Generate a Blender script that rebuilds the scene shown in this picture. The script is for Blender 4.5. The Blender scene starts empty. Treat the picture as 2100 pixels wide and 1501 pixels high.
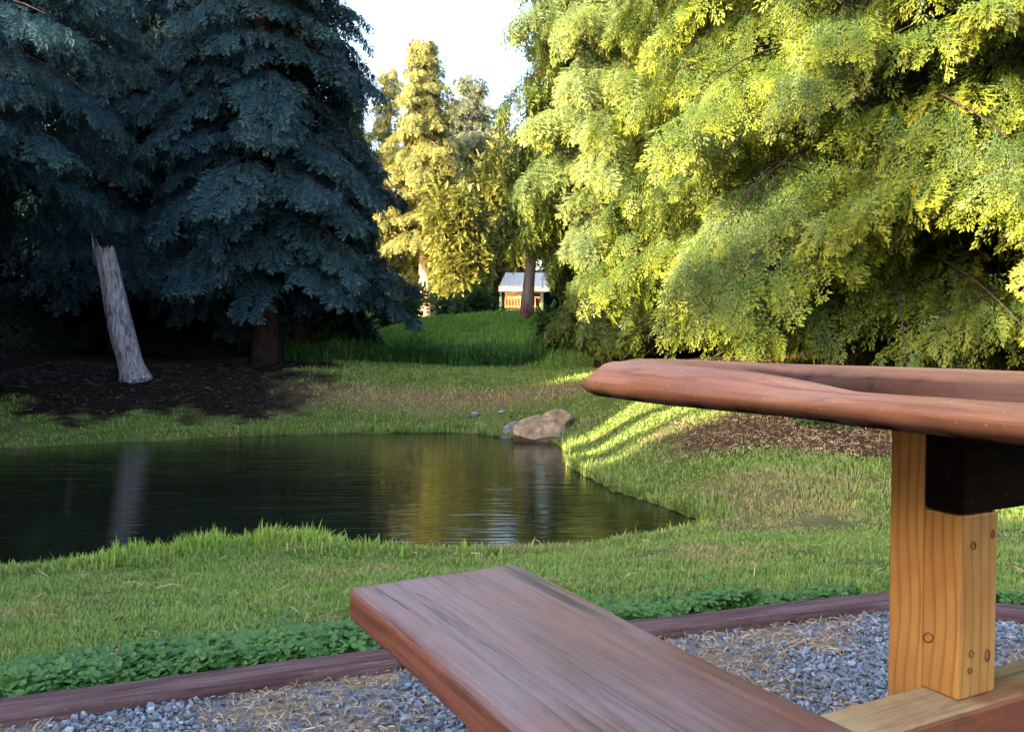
import bpy, math
import numpy as np
from mathutils import Vector, Matrix

C = bpy.context.scene.collection
SC = bpy.context.scene

# ------------------------------------------------------------------ camera
F, CX, CY, HZ, CAMZ = 1750.0, 1050.0, 750.5, 690.0, 0.783
TH = math.atan((CY - HZ) / F)
cam = bpy.data.cameras.new("camera")
cam.sensor_fit = 'HORIZONTAL'; cam.sensor_width = 36.0
cam.lens = 36.0 * F / 2100.0
cam.clip_start = 0.05; cam.clip_end = 2000
camo = bpy.data.objects.new("camera", cam); C.objects.link(camo)
camo.location = (0, 0, CAMZ)
camo.rotation_euler = (math.pi / 2 - TH, 0, 0)
SC.camera = camo

# ------------------------------------------------------------------ light
SUN_HEAD, SUN_EL = math.radians(35), math.radians(17)     # the light travels towards +X and away from the camera
SUN_STRENGTH, SKY_STRENGTH, EXPOSURE = 5.0, 0.15, 3.2
w = bpy.data.worlds.new("World"); SC.world = w; w.use_nodes = True
nt = w.node_tree
bg = nt.nodes["Background"]
sky = nt.nodes.new("ShaderNodeTexSky"); sky.sky_type = 'NISHITA'; sky.sun_disc = False
sky.sun_elevation = SUN_EL
sky.sun_rotation = math.atan2(-math.cos(SUN_HEAD), -math.sin(SUN_HEAD))
sky.dust_density = 2.5; sky.air_density = 1.0; sky.ozone_density = 0.3
nt.links.new(sky.outputs[0], bg.inputs[0]); bg.inputs[1].default_value = SKY_STRENGTH
sl = bpy.data.lights.new("sun", 'SUN'); sl.energy = SUN_STRENGTH; sl.angle = math.radians(0.9)
sl.color = (1.0, 0.82, 0.54)
so = bpy.data.objects.new("sun", sl); C.objects.link(so)
sdir = Vector((math.cos(SUN_HEAD) * math.cos(SUN_EL), math.sin(SUN_HEAD) * math.cos(SUN_EL), -math.sin(SUN_EL)))
so.rotation_euler = sdir.to_track_quat('-Z', 'Y').to_euler(); so.location = (-20, -10, 20)
SC.view_settings.view_transform = 'Standard'; SC.view_settings.look = 'None'
SC.view_settings.exposure = EXPOSURE; SC.view_settings.gamma = 1.0
SC.render.engine = 'CYCLES'
SC.cycles.max_bounces = 6; SC.cycles.diffuse_bounces = 2; SC.cycles.glossy_bounces = 3
SC.cycles.transmission_bounces = 4; SC.cycles.transparent_max_bounces = 4

# ------------------------------------------------------------------ pixel <-> place
def ray(px, py):
    u, v = (px - CX) / F, (CY - py) / F
    return np.array([u, math.cos(TH) + v * math.sin(TH), v * math.cos(TH) - math.sin(TH)])
def at(px, py, d):
    r = ray(px, py); t = d / r[1]
    return np.array([r[0] * t, d, CAMZ + r[2] * t])
def at_z(px, py, z):
    r = ray(px, py); t = (z - CAMZ) / r[2]
    return np.array([r[0] * t, r[1] * t, z])
def at_x(px, d):
    return (px - CX) / F * d      # close enough for standing things

# ------------------------------------------------------------------ object helpers
def tag(o, label=None, cat=None, group=None, kind=None):
    if label: o['label'] = label
    if cat: o['category'] = cat
    if group: o['group'] = group
    if kind: o['kind'] = kind
    return o
def empty(name, loc=(0, 0, 0), rz=0.0):
    o = bpy.data.objects.new(name, None); C.objects.link(o)
    o.location = loc; o.rotation_euler = (0, 0, rz); o.empty_display_size = .2
    return o
def np_mesh(name, V, faces, mat, parent=None, attrs=None, smooth=False):
    """faces: list of (M,k) int arrays"""
    V = np.asarray(V, np.float32).reshape(-1, 3)
    faces = [np.asarray(f, np.int32) for f in faces if len(f)]
    loops = np.concatenate([f.ravel() for f in faces])
    tot = np.concatenate([np.full(len(f), f.shape[1], np.int32) for f in faces])
    start = np.concatenate([[0], np.cumsum(tot)[:-1]]).astype(np.int32)
    me = bpy.data.meshes.new(name)
    me.vertices.add(len(V)); me.vertices.foreach_set("co", V.ravel())
    me.loops.add(len(loops)); me.loops.foreach_set("vertex_index", loops)
    me.polygons.add(len(tot)); me.polygons.foreach_set("loop_start", start)
    me.polygons.foreach_set("use_smooth", np.full(len(tot), bool(smooth)))
    for k, a in (attrs or {}).items():
        at_ = me.attributes.new(k, 'FLOAT', 'POINT')
        at_.data.foreach_set("value", np.asarray(a, np.float32).ravel())
    me.materials.append(mat)
    me.update(calc_edges=True)
    o = bpy.data.objects.new(name, me); C.objects.link(o)
    if parent is not None: o.parent = parent
    return o

class MB:
    """collects pieces of one mesh"""
    def __init__(s): s.V = []; s.Q = []; s.T = []; s.n = 0
    def add(s, V, Q=(), T=()):
        V = np.asarray(V, float).reshape(-1, 3)
        if len(Q): s.Q.append(np.asarray(Q, int) + s.n)
        if len(T): s.T.append(np.asarray(T, int) + s.n)
        s.V.append(V); s.n += len(V)
    def tube(s, P, R, k=7, cap=True, wob=0.0, rng=None):
        P = np.asarray(P, float); n = len(P); R = np.broadcast_to(np.asarray(R, float), (n,))
        T = np.gradient(P, axis=0); T /= np.linalg.norm(T, axis=1)[:, None] + 1e-9
        ref = np.array([0, 0, 1.0]) if abs(T[0, 2]) < .8 else np.array([1.0, 0, 0])
        A = np.cross(T, ref); A /= np.linalg.norm(A, axis=1)[:, None] + 1e-9
        B = np.cross(T, A)
        an = np.linspace(0, 2 * math.pi, k, endpoint=False)
        rr = R[:, None] * np.ones((n, k))
        if wob and rng is not None: rr = rr * (1 + wob * rng.normal(size=(n, k)))
        V = P[:, None] + rr[..., None] * (np.cos(an)[None, :, None] * A[:, None] + np.sin(an)[None, :, None] * B[:, None])
        i = np.arange(n - 1)[:, None] * k; j = np.arange(k)[None]; j2 = (j + 1) % k
        Q = np.stack([i + j, i + j2, i + k + j2, i + k + j], -1).reshape(-1, 4)
        V = V.reshape(-1, 3); T3 = []
        if cap:
            V = np.vstack([V, P[0], P[-1]]); a, b = n * k, n * k + 1
            T3 = [[a, (q + 1) % k, q] for q in range(k)] + [[b, (n - 1) * k + q, (n - 1) * k + (q + 1) % k] for q in range(k)]
        s.add(V, Q, T3)
    def box(s, lo, hi, M=None, bev=0.0):
        lo = np.asarray(lo, float); hi = np.asarray(hi, float)
        if bev <= 0:
            V = np.array([[x, y, z] for z in (lo[2], hi[2]) for y in (lo[1], hi[1]) for x in (lo[0], hi[0])])
            Q = [[0, 2, 3, 1], [4, 5, 7, 6], [0, 1, 5, 4], [2, 6, 7, 3], [0, 4, 6, 2], [1, 3, 7, 5]]
            T = []
        else:
            bm = __import__('bmesh').new(); bmesh = __import__('bmesh')
            bmesh.ops.create_cube(bm, size=1.0)
            for v in bm.verts:
                for a in range(3): v.co[a] = lo[a] if v.co[a] < 0 else hi[a]
            bmesh.ops.bevel(bm, geom=bm.edges[:], offset=bev, segments=2, affect='EDGES', profile=.6)
            bmesh.ops.triangulate(bm, faces=[f for f in bm.faces if len(f.verts) > 4])
            bm.verts.index_update()
            V = np.array([v.co[:] for v in bm.verts])
            Q = [[v.index for v in f.verts] for f in bm.faces if len(f.verts) == 4]
            T = [[v.index for v in f.verts] for f in bm.faces if len(f.verts) == 3]
            bm.free()
        if M is not None: V = V @ np.asarray(M)[:3, :3].T + np.asarray(M)[:3, 3]
        s.add(V, Q, T)
    def build(s, name, mat, parent=None, smooth=False, attrs=None):
        f = []
        if s.Q: f.append(np.concatenate(s.Q))
        if s.T: f.append(np.concatenate(s.T))
        return np_mesh(name, np.concatenate(s.V), f, mat, parent, attrs, smooth)

def nrm(v): return v / (np.linalg.norm(v, axis=-1, keepdims=True) + 1e-9)

# smooth value noise for shaping (numpy)
def vnoise(p, seed=0):
    p = np.asarray(p, float); i = np.floor(p).astype(int); f = p - i; f = f * f * (3 - 2 * f)
    def h(ix):
        n = ix[..., 0] * 374761393 + ix[..., 1] * 668265263 + ix[..., 2] * 2147483647 + seed * 1442695041
        n = (n ^ (n >> 13)) * 1274126177; n = n & 0x7fffffff
        return ((n ^ (n >> 16)) & 0xffff) / 65535.0
    r = 0
    for a in (0, 1):
        for b in (0, 1):
            for c in (0, 1):
                wgt = (f[..., 0] if a else 1 - f[..., 0]) * (f[..., 1] if b else 1 - f[..., 1]) * (f[..., 2] if c else 1 - f[..., 2])
                r = r + wgt * h(i + np.array([a, b, c]))
    return r * 2 - 1
def fbm(p, seed=0, o=3):
    p = np.asarray(p, float); r = 0; a = 1
    for k in range(o): r = r + a * vnoise(p * 2 ** k, seed + k); a *= .5
    return r

# ------------------------------------------------------------------ materials
class NM:
    def __init__(s, name):
        s.m = bpy.data.materials.new(name); s.m.use_nodes = True
        s.t = s.m.node_tree; s.n = s.t.nodes; s.l = s.t.links
        s.b = s.n["Principled BSDF"]; s.out = s.n["Material Output"]
    def new(s, t, **kw):
        n = s.n.new(t)
        for k, v in kw.items():
            if k in n.inputs.keys() if isinstance(k, str) else False: n.inputs[k].default_value = v
            else: setattr(n, k, v)
        return n
    def link(s, a, b): s.l.new(a, b)
    def attr(s, name):
        n = s.n.new("ShaderNodeAttribute"); n.attribute_name = name; return n.outputs["Fac"]
    def geo(s): return s.n.new("ShaderNodeNewGeometry")
    def obj(s): return s.n.new("ShaderNodeTexCoord").outputs["Object"]
    def pos(s): return s.geo().outputs["Position"]
    def mapv(s, v, scale=(1, 1, 1), loc=(0, 0, 0)):
        n = s.n.new("ShaderNodeMapping"); n.inputs["Scale"].default_value = scale; n.inputs["Location"].default_value = loc
        s.link(v, n.inputs["Vector"]); return n.outputs[0]
    def noise(s, v, scale=5, detail=4, rough=.55, dist=0.0):
        n = s.n.new("ShaderNodeTexNoise"); n.inputs["Scale"].default_value = scale; n.inputs["Detail"].default_value = detail
        n.inputs["Roughness"].default_value = rough; n.inputs["Distortion"].default_value = dist
        s.link(v, n.inputs["Vector"]); return n.outputs["Fac"]
    def ramp(s, f, stops, interp='LINEAR'):
        n = s.n.new("ShaderNodeValToRGB"); r = n.color_ramp; r.interpolation = interp
        while len(r.elements) < len(stops): r.elements.new(.5)
        for e, (p, c) in zip(r.elements, stops):
            e.position = p; e.color = (*c, 1) if len(c) == 3 else c
        s.link(f, n.inputs[0]); return n.outputs[0]
    def fr(s, f, a, b, lo=0.0, hi=1.0):
        n = s.n.new("ShaderNodeMapRange"); n.clamp = True
        n.inputs[1].default_value = a; n.inputs[2].default_value = b; n.inputs[3].default_value = lo; n.inputs[4].default_value = hi
        s.link(f, n.inputs[0]); return n.outputs[0]
    def mix(s, f, a, b, mode='MIX'):
        n = s.n.new("ShaderNodeMix"); n.data_type = 'RGBA'; n.blend_type = mode
        for sock, v in ((n.inputs[0], f), (n.inputs[6], a), (n.inputs[7], b)):
            if isinstance(v, (int, float)): sock.default_value = v
            elif isinstance(v, tuple): sock.default_value = (*v, 1)
            else: s.link(v, sock)
        return n.outputs[2]
    def math(s, op, a, b=None):
        n = s.n.new("ShaderNodeMath"); n.operation = op
        for i, v in enumerate((a, b)):
            if v is None: continue
            if isinstance(v, (int, float)): n.inputs[i].default_value = v
            else: s.link(v, n.inputs[i])
        return n.outputs[0]
    def col(s, c):
        if isinstance(c, tuple): s.b.inputs["Base Color"].default_value = (*c, 1)
        else: s.link(c, s.b.inputs["Base Color"])
    def set(s, **kw):
        for k, v in kw.items():
            k = k.replace('_', ' ')
            if isinstance(v, (int, float)): s.b.inputs[k].default_value = v
            else: s.link(v, s.b.inputs[k])
    def bump(s, h, strength=.4, dist=.01):
        n = s.n.new("ShaderNodeBump"); n.inputs["Strength"].default_value = strength; n.inputs["Distance"].default_value = dist
        s.link(h, n.inputs["Height"]); s.link(n.outputs[0], s.b.inputs["Normal"]); return n

def leaf_mat(name, dark, mid, tip, trans=.35, rough=.55, spec=.25, tipw=1.0):
    m = NM(name); r = m.attr("rnd"); t = m.attr("tip")
    c = m.mix(r, dark, mid)
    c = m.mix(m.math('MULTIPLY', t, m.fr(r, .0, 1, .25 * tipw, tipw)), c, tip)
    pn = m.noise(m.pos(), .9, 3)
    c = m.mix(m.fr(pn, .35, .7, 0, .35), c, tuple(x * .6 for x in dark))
    m.col(c); m.set(Roughness=rough, Specular_IOR_Level=spec)
    tr = m.n.new("ShaderNodeBsdfTranslucent"); m.link(c, tr.inputs["Color"])
    mx = m.n.new("ShaderNodeMixShader"); mx.inputs[0].default_value = trans
    m.link(m.b.outputs[0], mx.inputs[1]); m.link(tr.outputs[0], mx.inputs[2]); m.link(mx.outputs[0], m.out.inputs[0])
    return m.m
def bark_mat(name, dark, light, scale=(14, 14, 2.0), bump=.6, dist=.02):
    m = NM(name); v = m.mapv(m.obj(), scale)
    n1 = m.noise(v, 1.0, 6, .65, .4)
    c = m.ramp(n1, [(.3, dark), (.7, light)])
    m.col(c); m.set(Roughness=.9, Specular_IOR_Level=.15); m.bump(n1, bump, dist)
    return m.m

M = {}
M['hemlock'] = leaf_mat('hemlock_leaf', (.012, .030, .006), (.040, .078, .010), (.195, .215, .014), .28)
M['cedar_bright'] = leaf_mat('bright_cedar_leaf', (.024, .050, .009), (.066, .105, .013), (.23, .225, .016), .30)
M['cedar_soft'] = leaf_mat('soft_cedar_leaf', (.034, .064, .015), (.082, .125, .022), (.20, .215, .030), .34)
M['cedar_dark'] = leaf_mat('dark_cedar_leaf', (.006, .019, .032), (.018, .046, .066), (.070, .125, .125), .2, .6, .04)  # dark blue shade put into the leaf colour of the left cedars
M['cedar_far'] = leaf_mat('far_conifer_leaf', (.085, .108, .030), (.180, .180, .045), (.29, .25, .07), .38)
M['cedar_pale'] = leaf_mat('pale_far_conifer_leaf', (.06, .082, .05), (.12, .135, .07), (.19, .185, .09), .3)  # haze put into the leaf colour of the farthest conifers
M['leaf_yellow'] = leaf_mat('yellow_green_leaf', (.10, .115, .024), (.20, .20, .040), (.30, .28, .06), .42)
M['forest'] = leaf_mat('forest_leaf', (.010, .022, .020), (.020, .040, .028), (.03, .05, .03), .2, .6, .06)
M['shrub'] = leaf_mat('shrub_leaf', (.025, .060, .018), (.05, .10, .028), (.09, .15, .035), .3)
M['bark_dark'] = bark_mat('dark_bark', (.008, .005, .006), (.050, .030, .030))
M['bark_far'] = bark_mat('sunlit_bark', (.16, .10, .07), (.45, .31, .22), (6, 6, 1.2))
M['bark_grey'] = bark_mat('grey_bark', (.12, .095, .09), (.32, .25, .23), (8, 8, 1.2))
M['twig'] = bark_mat('twig_bark', (.05, .032, .02), (.14, .09, .055))
M['dead_twig'] = bark_mat('dead_twig', (.22, .15, .08), (.42, .30, .17))

def grass_mat(name, dk, lt, dry, bright=None):
    m = NM(name); r = m.attr("rnd"); t = m.attr("tip"); d = m.attr("dry")
    c = m.mix(r, dk, lt)
    c = m.mix(d, c, m.mix(r, tuple(x * .7 for x in dry), dry))
    c = m.mix(m.math('MULTIPLY', t, .45), c, m.mix(d, tuple(min(1, x * 1.5) for x in lt), dry))
    m.col(c); m.set(Roughness=.5, Specular_IOR_Level=.3)
    tr = m.n.new("ShaderNodeBsdfTranslucent"); m.link(c, tr.inputs["Color"])
    mx = m.n.new("ShaderNodeMixShader"); mx.inputs[0].default_value = .3
    m.link(m.b.outputs[0], mx.inputs[1]); m.link(tr.outputs[0], mx.inputs[2]); m.link(mx.outputs[0], m.out.inputs[0])
    return m.m
M['grass'] = grass_mat('lawn_blade', (.064, .128, .018), (.150, .230, .042), (.34, .28, .12))
M['tall_grass'] = grass_mat('tall_blade', (.065, .19, .025), (.16, .31, .045), (.30, .34, .06))
M['sedge'] = grass_mat('sedge_blade', (.018, .060, .014), (.045, .120, .026), (.1, .12, .03))
M['clover'] = leaf_mat('clover_leaf', (.030, .095, .020), (.075, .170, .036), (.11, .21, .05), .3, .45, .3)

# ground: soil, thatch and turf by masks of real patches; tree shade painted on the left bank
m = NM('ground_soil')
soil = m.attr("soil"); dry = m.attr("dry")
n1 = m.noise(m.pos(), 2.2, 5); n2 = m.noise(m.pos(), 28, 5, .7); n3 = m.noise(m.pos(), .5, 3)
turf = m.mix(m.fr(n2, .3, .7), (.030, .052, .014), (.075, .105, .026))
turf = m.mix(m.fr(n1, .45, .7, 0, .6), turf, (.13, .115, .045))
turf = m.mix(dry, turf, m.mix(m.fr(n2, .3, .7), (.060, .042, .028), (.17, .125, .07)))
dirt = m.mix(m.fr(n2, .3, .7), (.012, .008, .006), (.075, .042, .026))
dirt = m.mix(m.attr('humus'), dirt, m.mix(m.fr(n2, .4, .75), (.004, .003, .003), (.030, .020, .016)))  # canopy shade painted into the bare soil colour
m.col(m.mix(soil, turf, dirt)); m.set(Roughness=.95, Specular_IOR_Level=.03)
m.bump(n2, .7, .03); M['ground'] = m.m

m = NM('pond_water')
m.col((.006, .008, .004)); m.set(Roughness=.015, IOR=1.38, Specular_IOR_Level=.5)
p = m.pos()
wv = m.noise(m.mapv(p, (.55, 15, 1)), 1.0, 2, .5, .3)
wv2 = m.noise(m.mapv(p, (2.0, 46, 1)), 1.0, 2, .5)
wv3 = m.noise(m.mapv(p, (.35, .6, 1)), 1.0, 2)
sep = m.n.new("ShaderNodeVectorMath"); sep.operation = 'DISTANCE'; sep.inputs[1].default_value = (-1.12, 9.06, -.6); m.link(p, sep.inputs[0])
h = m.math('ADD', m.math('MULTIPLY', wv, m.fr(wv3, .3, .65, .35, 1.0)), m.math('MULTIPLY', wv2, .22))
h = m.math('ADD', h, m.math('MULTIPLY', m.noise(p, 24, 2), m.fr(sep.outputs['Value'], .10, .40, 1.1, 0)))
m.bump(h, .15, .05); M['water'] = m.m

def wood(name, base, dark, light, grain=(1.2, 26, 26), coat=.0, rough=.5, weather=None, wmask=None, knots=False, streak=None, bump=.25):
    m = NM(name); o = m.obj()
    v = m.mapv(o, grain)
    n1 = m.noise(v, 1.0, 6, .62, .6)
    n2 = m.noise(m.mapv(o, (grain[0] * 2.5, grain[1] * 5, grain[2] * 5)), 1.0, 3, .6)
    n3 = m.noise(m.mapv(o, (3, 6, 6)), 1.0, 4)
    c = m.ramp(n1, [(.28, dark), (.5, base), (.74, light)])
    c = m.mix(m.fr(n2, .35, .75, 0, .35), c, dark)
    if weather:
        wmk = m.fr(n3, wmask[0], wmask[1], wmask[2], wmask[3])
        nrmz = m.n.new("ShaderNodeSeparateXYZ"); m.link(m.geo().outputs["Normal"], nrmz.inputs[0])
        wmk = m.math('MULTIPLY', wmk, m.fr(nrmz.outputs[2], .25, .9))
        c = m.mix(wmk, c, weather)
    if streak:
        n4 = m.noise(m.mapv(o, (streak[0], streak[1], streak[1])), 1.0, 4, .55, .5)
        st = m.fr(m.math('ABSOLUTE', m.math('SUBTRACT', n4, .5)), .003, .017, 1, 0)
        n5 = m.noise(m.mapv(o, (2.5, 7, 7), (3, 1, 2)), 1.0, 3)
        c = m.mix(m.math('MULTIPLY', st, m.fr(n5, .40, .56, 0, .9)), c, streak[2])
    g_ = tuple(4.5 if q < 5 else 130 for q in grain)
    n6 = m.noise(m.mapv(o, g_), 1.0, 6, .7, .3)
    c = m.mix(m.fr(n6, .46, .70, 0, .55), c, tuple(q * .55 for q in dark))
    c = m.mix(m.fr(n6, .46, .28, 0, .28), c, light)
    n7 = m.noise(o, 190, 2, .5)
    c = m.mix(m.fr(n7, .66, .74, 0, .35), c, tuple(min(1, q * 1.5 + .06) for q in light))
    n8 = m.noise(m.mapv(o, (1.6, 4.5, 4.5) if grain[0] < 5 else (4.5, 1.6, 4.5), (5, 2, 1)), 1.0, 5, .65)
    c = m.mix(m.fr(n8, .50, .72, 0, .6), c, dark)
    n1 = m.math('ADD', n1, m.math('MULTIPLY', n6, .8))
    m.col(c); m.set(Roughness=m.fr(n3, .3, .7, rough - .1, rough + .12), Specular_IOR_Level=.05 if coat == 0 else .35, Coat_Weight=coat, Coat_Roughness=.28)
    m.bump(m.math('ADD', n1, m.math('MULTIPLY', n2, .4)), bump, .004)
    return m.m
M['table'] = wood('stained_slab', (.35, .140, .068), (.15, .050, .024), (.48, .235, .130), (1.3, 16, 16), .02, .48,
                  (.38, .20, .15), (.42, .68, .0, .55), streak=(1.0, 11, (.13, .045, .022)))
M['bench'] = wood('weathered_stained_plank', (.20, .062, .034), (.065, .018, .012), (.30, .115, .060), (1.5, 20, 20), .08, .46,
                  (.180, .128, .132), (.30, .64, .15, .9), streak=(.75, 17, (.028, .020, .022)))
M['timber'] = wood('weathered_timber', (.100, .058, .060), (.030, .016, .019), (.18, .115, .118), (2.5, 40, 40), 0, .85, bump=.8)
M['beam_dark'] = wood('dark_stained_beam', (.006, .003, .0025), (.003, .002, .0015), (.014, .006, .004), (24, 1.6, 24), 0, .9)  # deep shade under the tabletop put into the beam colour
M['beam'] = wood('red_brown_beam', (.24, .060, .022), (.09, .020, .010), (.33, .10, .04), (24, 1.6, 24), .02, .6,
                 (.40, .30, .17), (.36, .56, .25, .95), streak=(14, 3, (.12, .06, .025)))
_m = M['table'].node_tree; _b = _m.nodes['Principled BSDF']; _src = _b.inputs['Base Color'].links[0].from_socket
_at = _m.nodes.new('ShaderNodeAttribute'); _at.attribute_name = 'bark'; _tc = _m.nodes.new('ShaderNodeTexCoord'); _nz = _m.nodes.new('ShaderNodeTexNoise'); _nz.inputs['Scale'].default_value = 22; _nz.inputs['Detail'].default_value = 5
_m.links.new(_tc.outputs['Object'], _nz.inputs['Vector'])
_mu = _m.nodes.new('ShaderNodeMath'); _mu.operation = 'MULTIPLY_ADD'; _mu.use_clamp = True; _m.links.new(_nz.outputs['Fac'], _mu.inputs[0]); _mu.inputs[1].default_value = 1.6; _mu.inputs[2].default_value = -.8
_ad = _m.nodes.new('ShaderNodeMath'); _ad.operation = 'ADD'; _m.links.new(_at.outputs['Fac'], _ad.inputs[0]); _m.links.new(_mu.outputs[0], _ad.inputs[1])
_ml = _m.nodes.new('ShaderNodeMath'); _ml.operation = 'MULTIPLY'; _ml.use_clamp = True; _m.links.new(_ad.outputs[0], _ml.inputs[0]); _m.links.new(_at.outputs['Fac'], _ml.inputs[1])
_mx = _m.nodes.new('ShaderNodeMix'); _mx.data_type = 'RGBA'; _m.links.new(_ml.outputs[0], _mx.inputs[0]); _m.links.new(_src, _mx.inputs[6]); _mx.inputs[7].default_value = (.028, .011, .006, 1)
_m.links.new(_mx.outputs[2], _b.inputs['Base Color'])
_sp = _m.nodes.new('ShaderNodeMath'); _sp.operation = 'MULTIPLY_ADD'; _m.links.new(_ml.outputs[0], _sp.inputs[0]); _sp.inputs[1].default_value = -.3; _sp.inputs[2].default_value = .3; _m.links.new(_sp.outputs[0], _b.inputs['Specular IOR Level'])
def post_mat():
    m = NM('pine_post'); o = m.obj()
    wob = m.noise(m.mapv(o, (4, 4, 1.6)), 1.0, 2)
    sx = m.n.new("ShaderNodeSeparateXYZ"); m.link(o, sx.inputs[0])
    rings = m.math('ADD', m.math('ADD', m.math('MULTIPLY', sx.outputs[0], 70), m.math('MULTIPLY', sx.outputs[1], 64)), m.math('MULTIPLY', wob, 7.0))
    saw = m.math('FRACT', rings)
    late = m.fr(saw, .62, .97); late = m.math('MULTIPLY', late, m.fr(saw, .97, 1.0, 1, 0))
    n2 = m.noise(m.mapv(o, (40, 40, 3)), 1.0, 4, .6)
    n3 = m.noise(m.mapv(o, (3, 3, 2.2)), 1.0, 3)
    c = m.mix(m.fr(n3, .3, .7), (.37, .172, .042), (.53, .275, .080))
    c = m.mix(m.fr(n2, .4, .7, 0, .3), c, (.30, .12, .03))
    c = m.mix(m.math('MULTIPLY', late, .62), c, (.20, .075, .018))
    n4 = m.noise(m.mapv(o, (9, 9, 2.6), (4, 2, 1)), 1.0, 4, .6)
    c = m.mix(m.fr(n4, .48, .72, 0, .75), c, (.20, .055, .014))
    m.col(c); m.set(Roughness=.5, Specular_IOR_Level=.3); m.bump(m.math('ADD', late, n2), .25, .002)
    return m.m
M['post'] = post_mat()
m = NM('knot'); m.col(m.ramp(m.noise(m.obj(), 60, 3), [(.3, (.06, .022, .008)), (.7, (.20, .08, .025))])); m.set(Roughness=.6); M['knot'] = m.m
m = NM('bolt_steel'); m.col(m.ramp(m.noise(m.obj(), 70, 3), [(.3, (.06, .06, .08)), (.7, (.22, .23, .28))])); m.set(Roughness=.5, Metallic=.6); M['bolt'] = m.m
m = NM('crushed_stone'); r = m.attr("rnd")
c = m.ramp(r, [(0, (.055, .068, .095)), (.45, (.12, .145, .19)), (.8, (.22, .25, .31)), (1, (.36, .38, .42))])
c = m.mix(m.fr(m.noise(m.pos(), 160, 3), .4, .75, 0, .5), c, (.06, .062, .07)); m.col(c); m.set(Roughness=.75); M['stone'] = m.m
m = NM('gravel_bed'); n = m.noise(m.pos(), 75, 5, .7); n2 = m.noise(m.pos(), 5, 3)
c = m.mix(m.fr(n2, .42, .6), m.ramp(n, [(.3, (.035, .040, .055)), (.7, (.16, .17, .21))]), m.ramp(n, [(.3, (.07, .048, .035)), (.7, (.22, .16, .11))]))
m.col(c); m.set(Roughness=.9); m.bump(n, .8, .01); M['gravel_bed'] = m.m
m = NM('dry_needle'); r = m.attr("rnd"); m.col(m.ramp(r, [(0, (.11, .060, .032)), (.5, (.25, .15, .08)), (1, (.48, .36, .22))])); m.set(Roughness=.7); M['litter'] = m.m
m = NM('dark_needle'); r = m.attr('rnd'); m.col(m.ramp(r, [(0, (.006, .004, .003)), (.6, (.022, .014, .011)), (1, (.075, .048, .04))])); m.set(Roughness=.8); M['humus_litter'] = m.m  # needle litter darkened to go with the painted bank shade
m = NM('boulder_rock'); o = m.obj(); n = m.noise(o, 7, 7, .65, .3); n2 = m.noise(m.mapv(o, (3, 3, 9)), 1.0, 4)
c = m.ramp(n, [(.28, (.040, .028, .020)), (.5, (.17, .115, .072)), (.72, (.36, .26, .165))]); c = m.mix(m.fr(n2, .45, .65, 0, .5), c, (.13, .10, .08))
m.col(c); m.set(Roughness=.85); m.bump(n, .7, .04); M['rock'] = m.m
m = NM('dark_rock'); o = m.obj(); n = m.noise(o, 9, 6, .65)
m.col(m.ramp(n, [(.3, (.035, .032, .040)), (.7, (.19, .17, .19))])); m.set(Roughness=.8); m.bump(n, .7, .03); M['rock_dark'] = m.m
m = NM('pale_stone'); m.col(m.ramp(m.noise(m.obj(), 20, 4), [(.3, (.10, .10, .105)), (.7, (.24, .23, .24))])); m.set(Roughness=.8); M['rock_pale'] = m.m
m = NM('bleached_snag'); o = m.obj(); n = m.noise(m.mapv(o, (26, 26, 3.2)), 1.0, 7, .68, .5); n2 = m.noise(m.mapv(o, (5, 5, 1.4)), 1.0, 3)
c = m.ramp(n, [(.38, (.012, .010, .014)), (.49, (.17, .15, .19)), (.75, (.38, .35, .42))])
c = m.mix(m.fr(n2, .5, .72, 0, .55), c, (.24, .19, .20)); m.col(c); m.set(Roughness=.85); m.bump(n, 1.0, .03); M['snag'] = m.m
m = NM('roof_metal'); sx = m.n.new("ShaderNodeSeparateXYZ"); m.link(m.obj(), sx.inputs[0])
m.col((.50, .48, .44)); m.set(Roughness=.6, Metallic=.0); M['roof'] = m.m
m = NM('white_fascia'); m.col(m.ramp(m.noise(m.obj(), 6, 3), [(.3, (.66, .58, .48)), (.7, (.8, .74, .64))])); m.set(Roughness=.6); M['fascia'] = m.m
m = NM('cedar_siding'); m.col(m.ramp(m.noise(m.mapv(m.obj(), (1, 1, 9)), 2.0, 4), [(.3, (.36, .135, .05)), (.7, (.62, .30, .12))])); m.set(Roughness=.6); M['siding'] = m.m
m = NM('deck_paint'); m.col((.045, .075, .065)); m.set(Roughness=.6); M['deck'] = m.m
m = NM('pale_panel'); m.col(m.ramp(m.noise(m.obj(), 4, 3), [(.3, (.60, .42, .24)), (.7, (.78, .60, .38))])); m.set(Roughness=.6); M['panel'] = m.m
m = NM('dark_window'); m.col((.02, .025, .03)); m.set(Roughness=.08); M['window'] = m.m
m = NM('orange_rail'); m.col(m.ramp(m.noise(m.obj(), 9, 3), [(.3, (.50, .16, .04)), (.7, (.68, .26, .07))])); m.set(Roughness=.6); M['orange'] = m.m
m = NM('pink_flower'); m.col(m.ramp(m.attr("rnd"), [(0, (.35, .03, .10)), (1, (.55, .08, .20))])); m.set(Roughness=.6); M['pink'] = m.m

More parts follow.
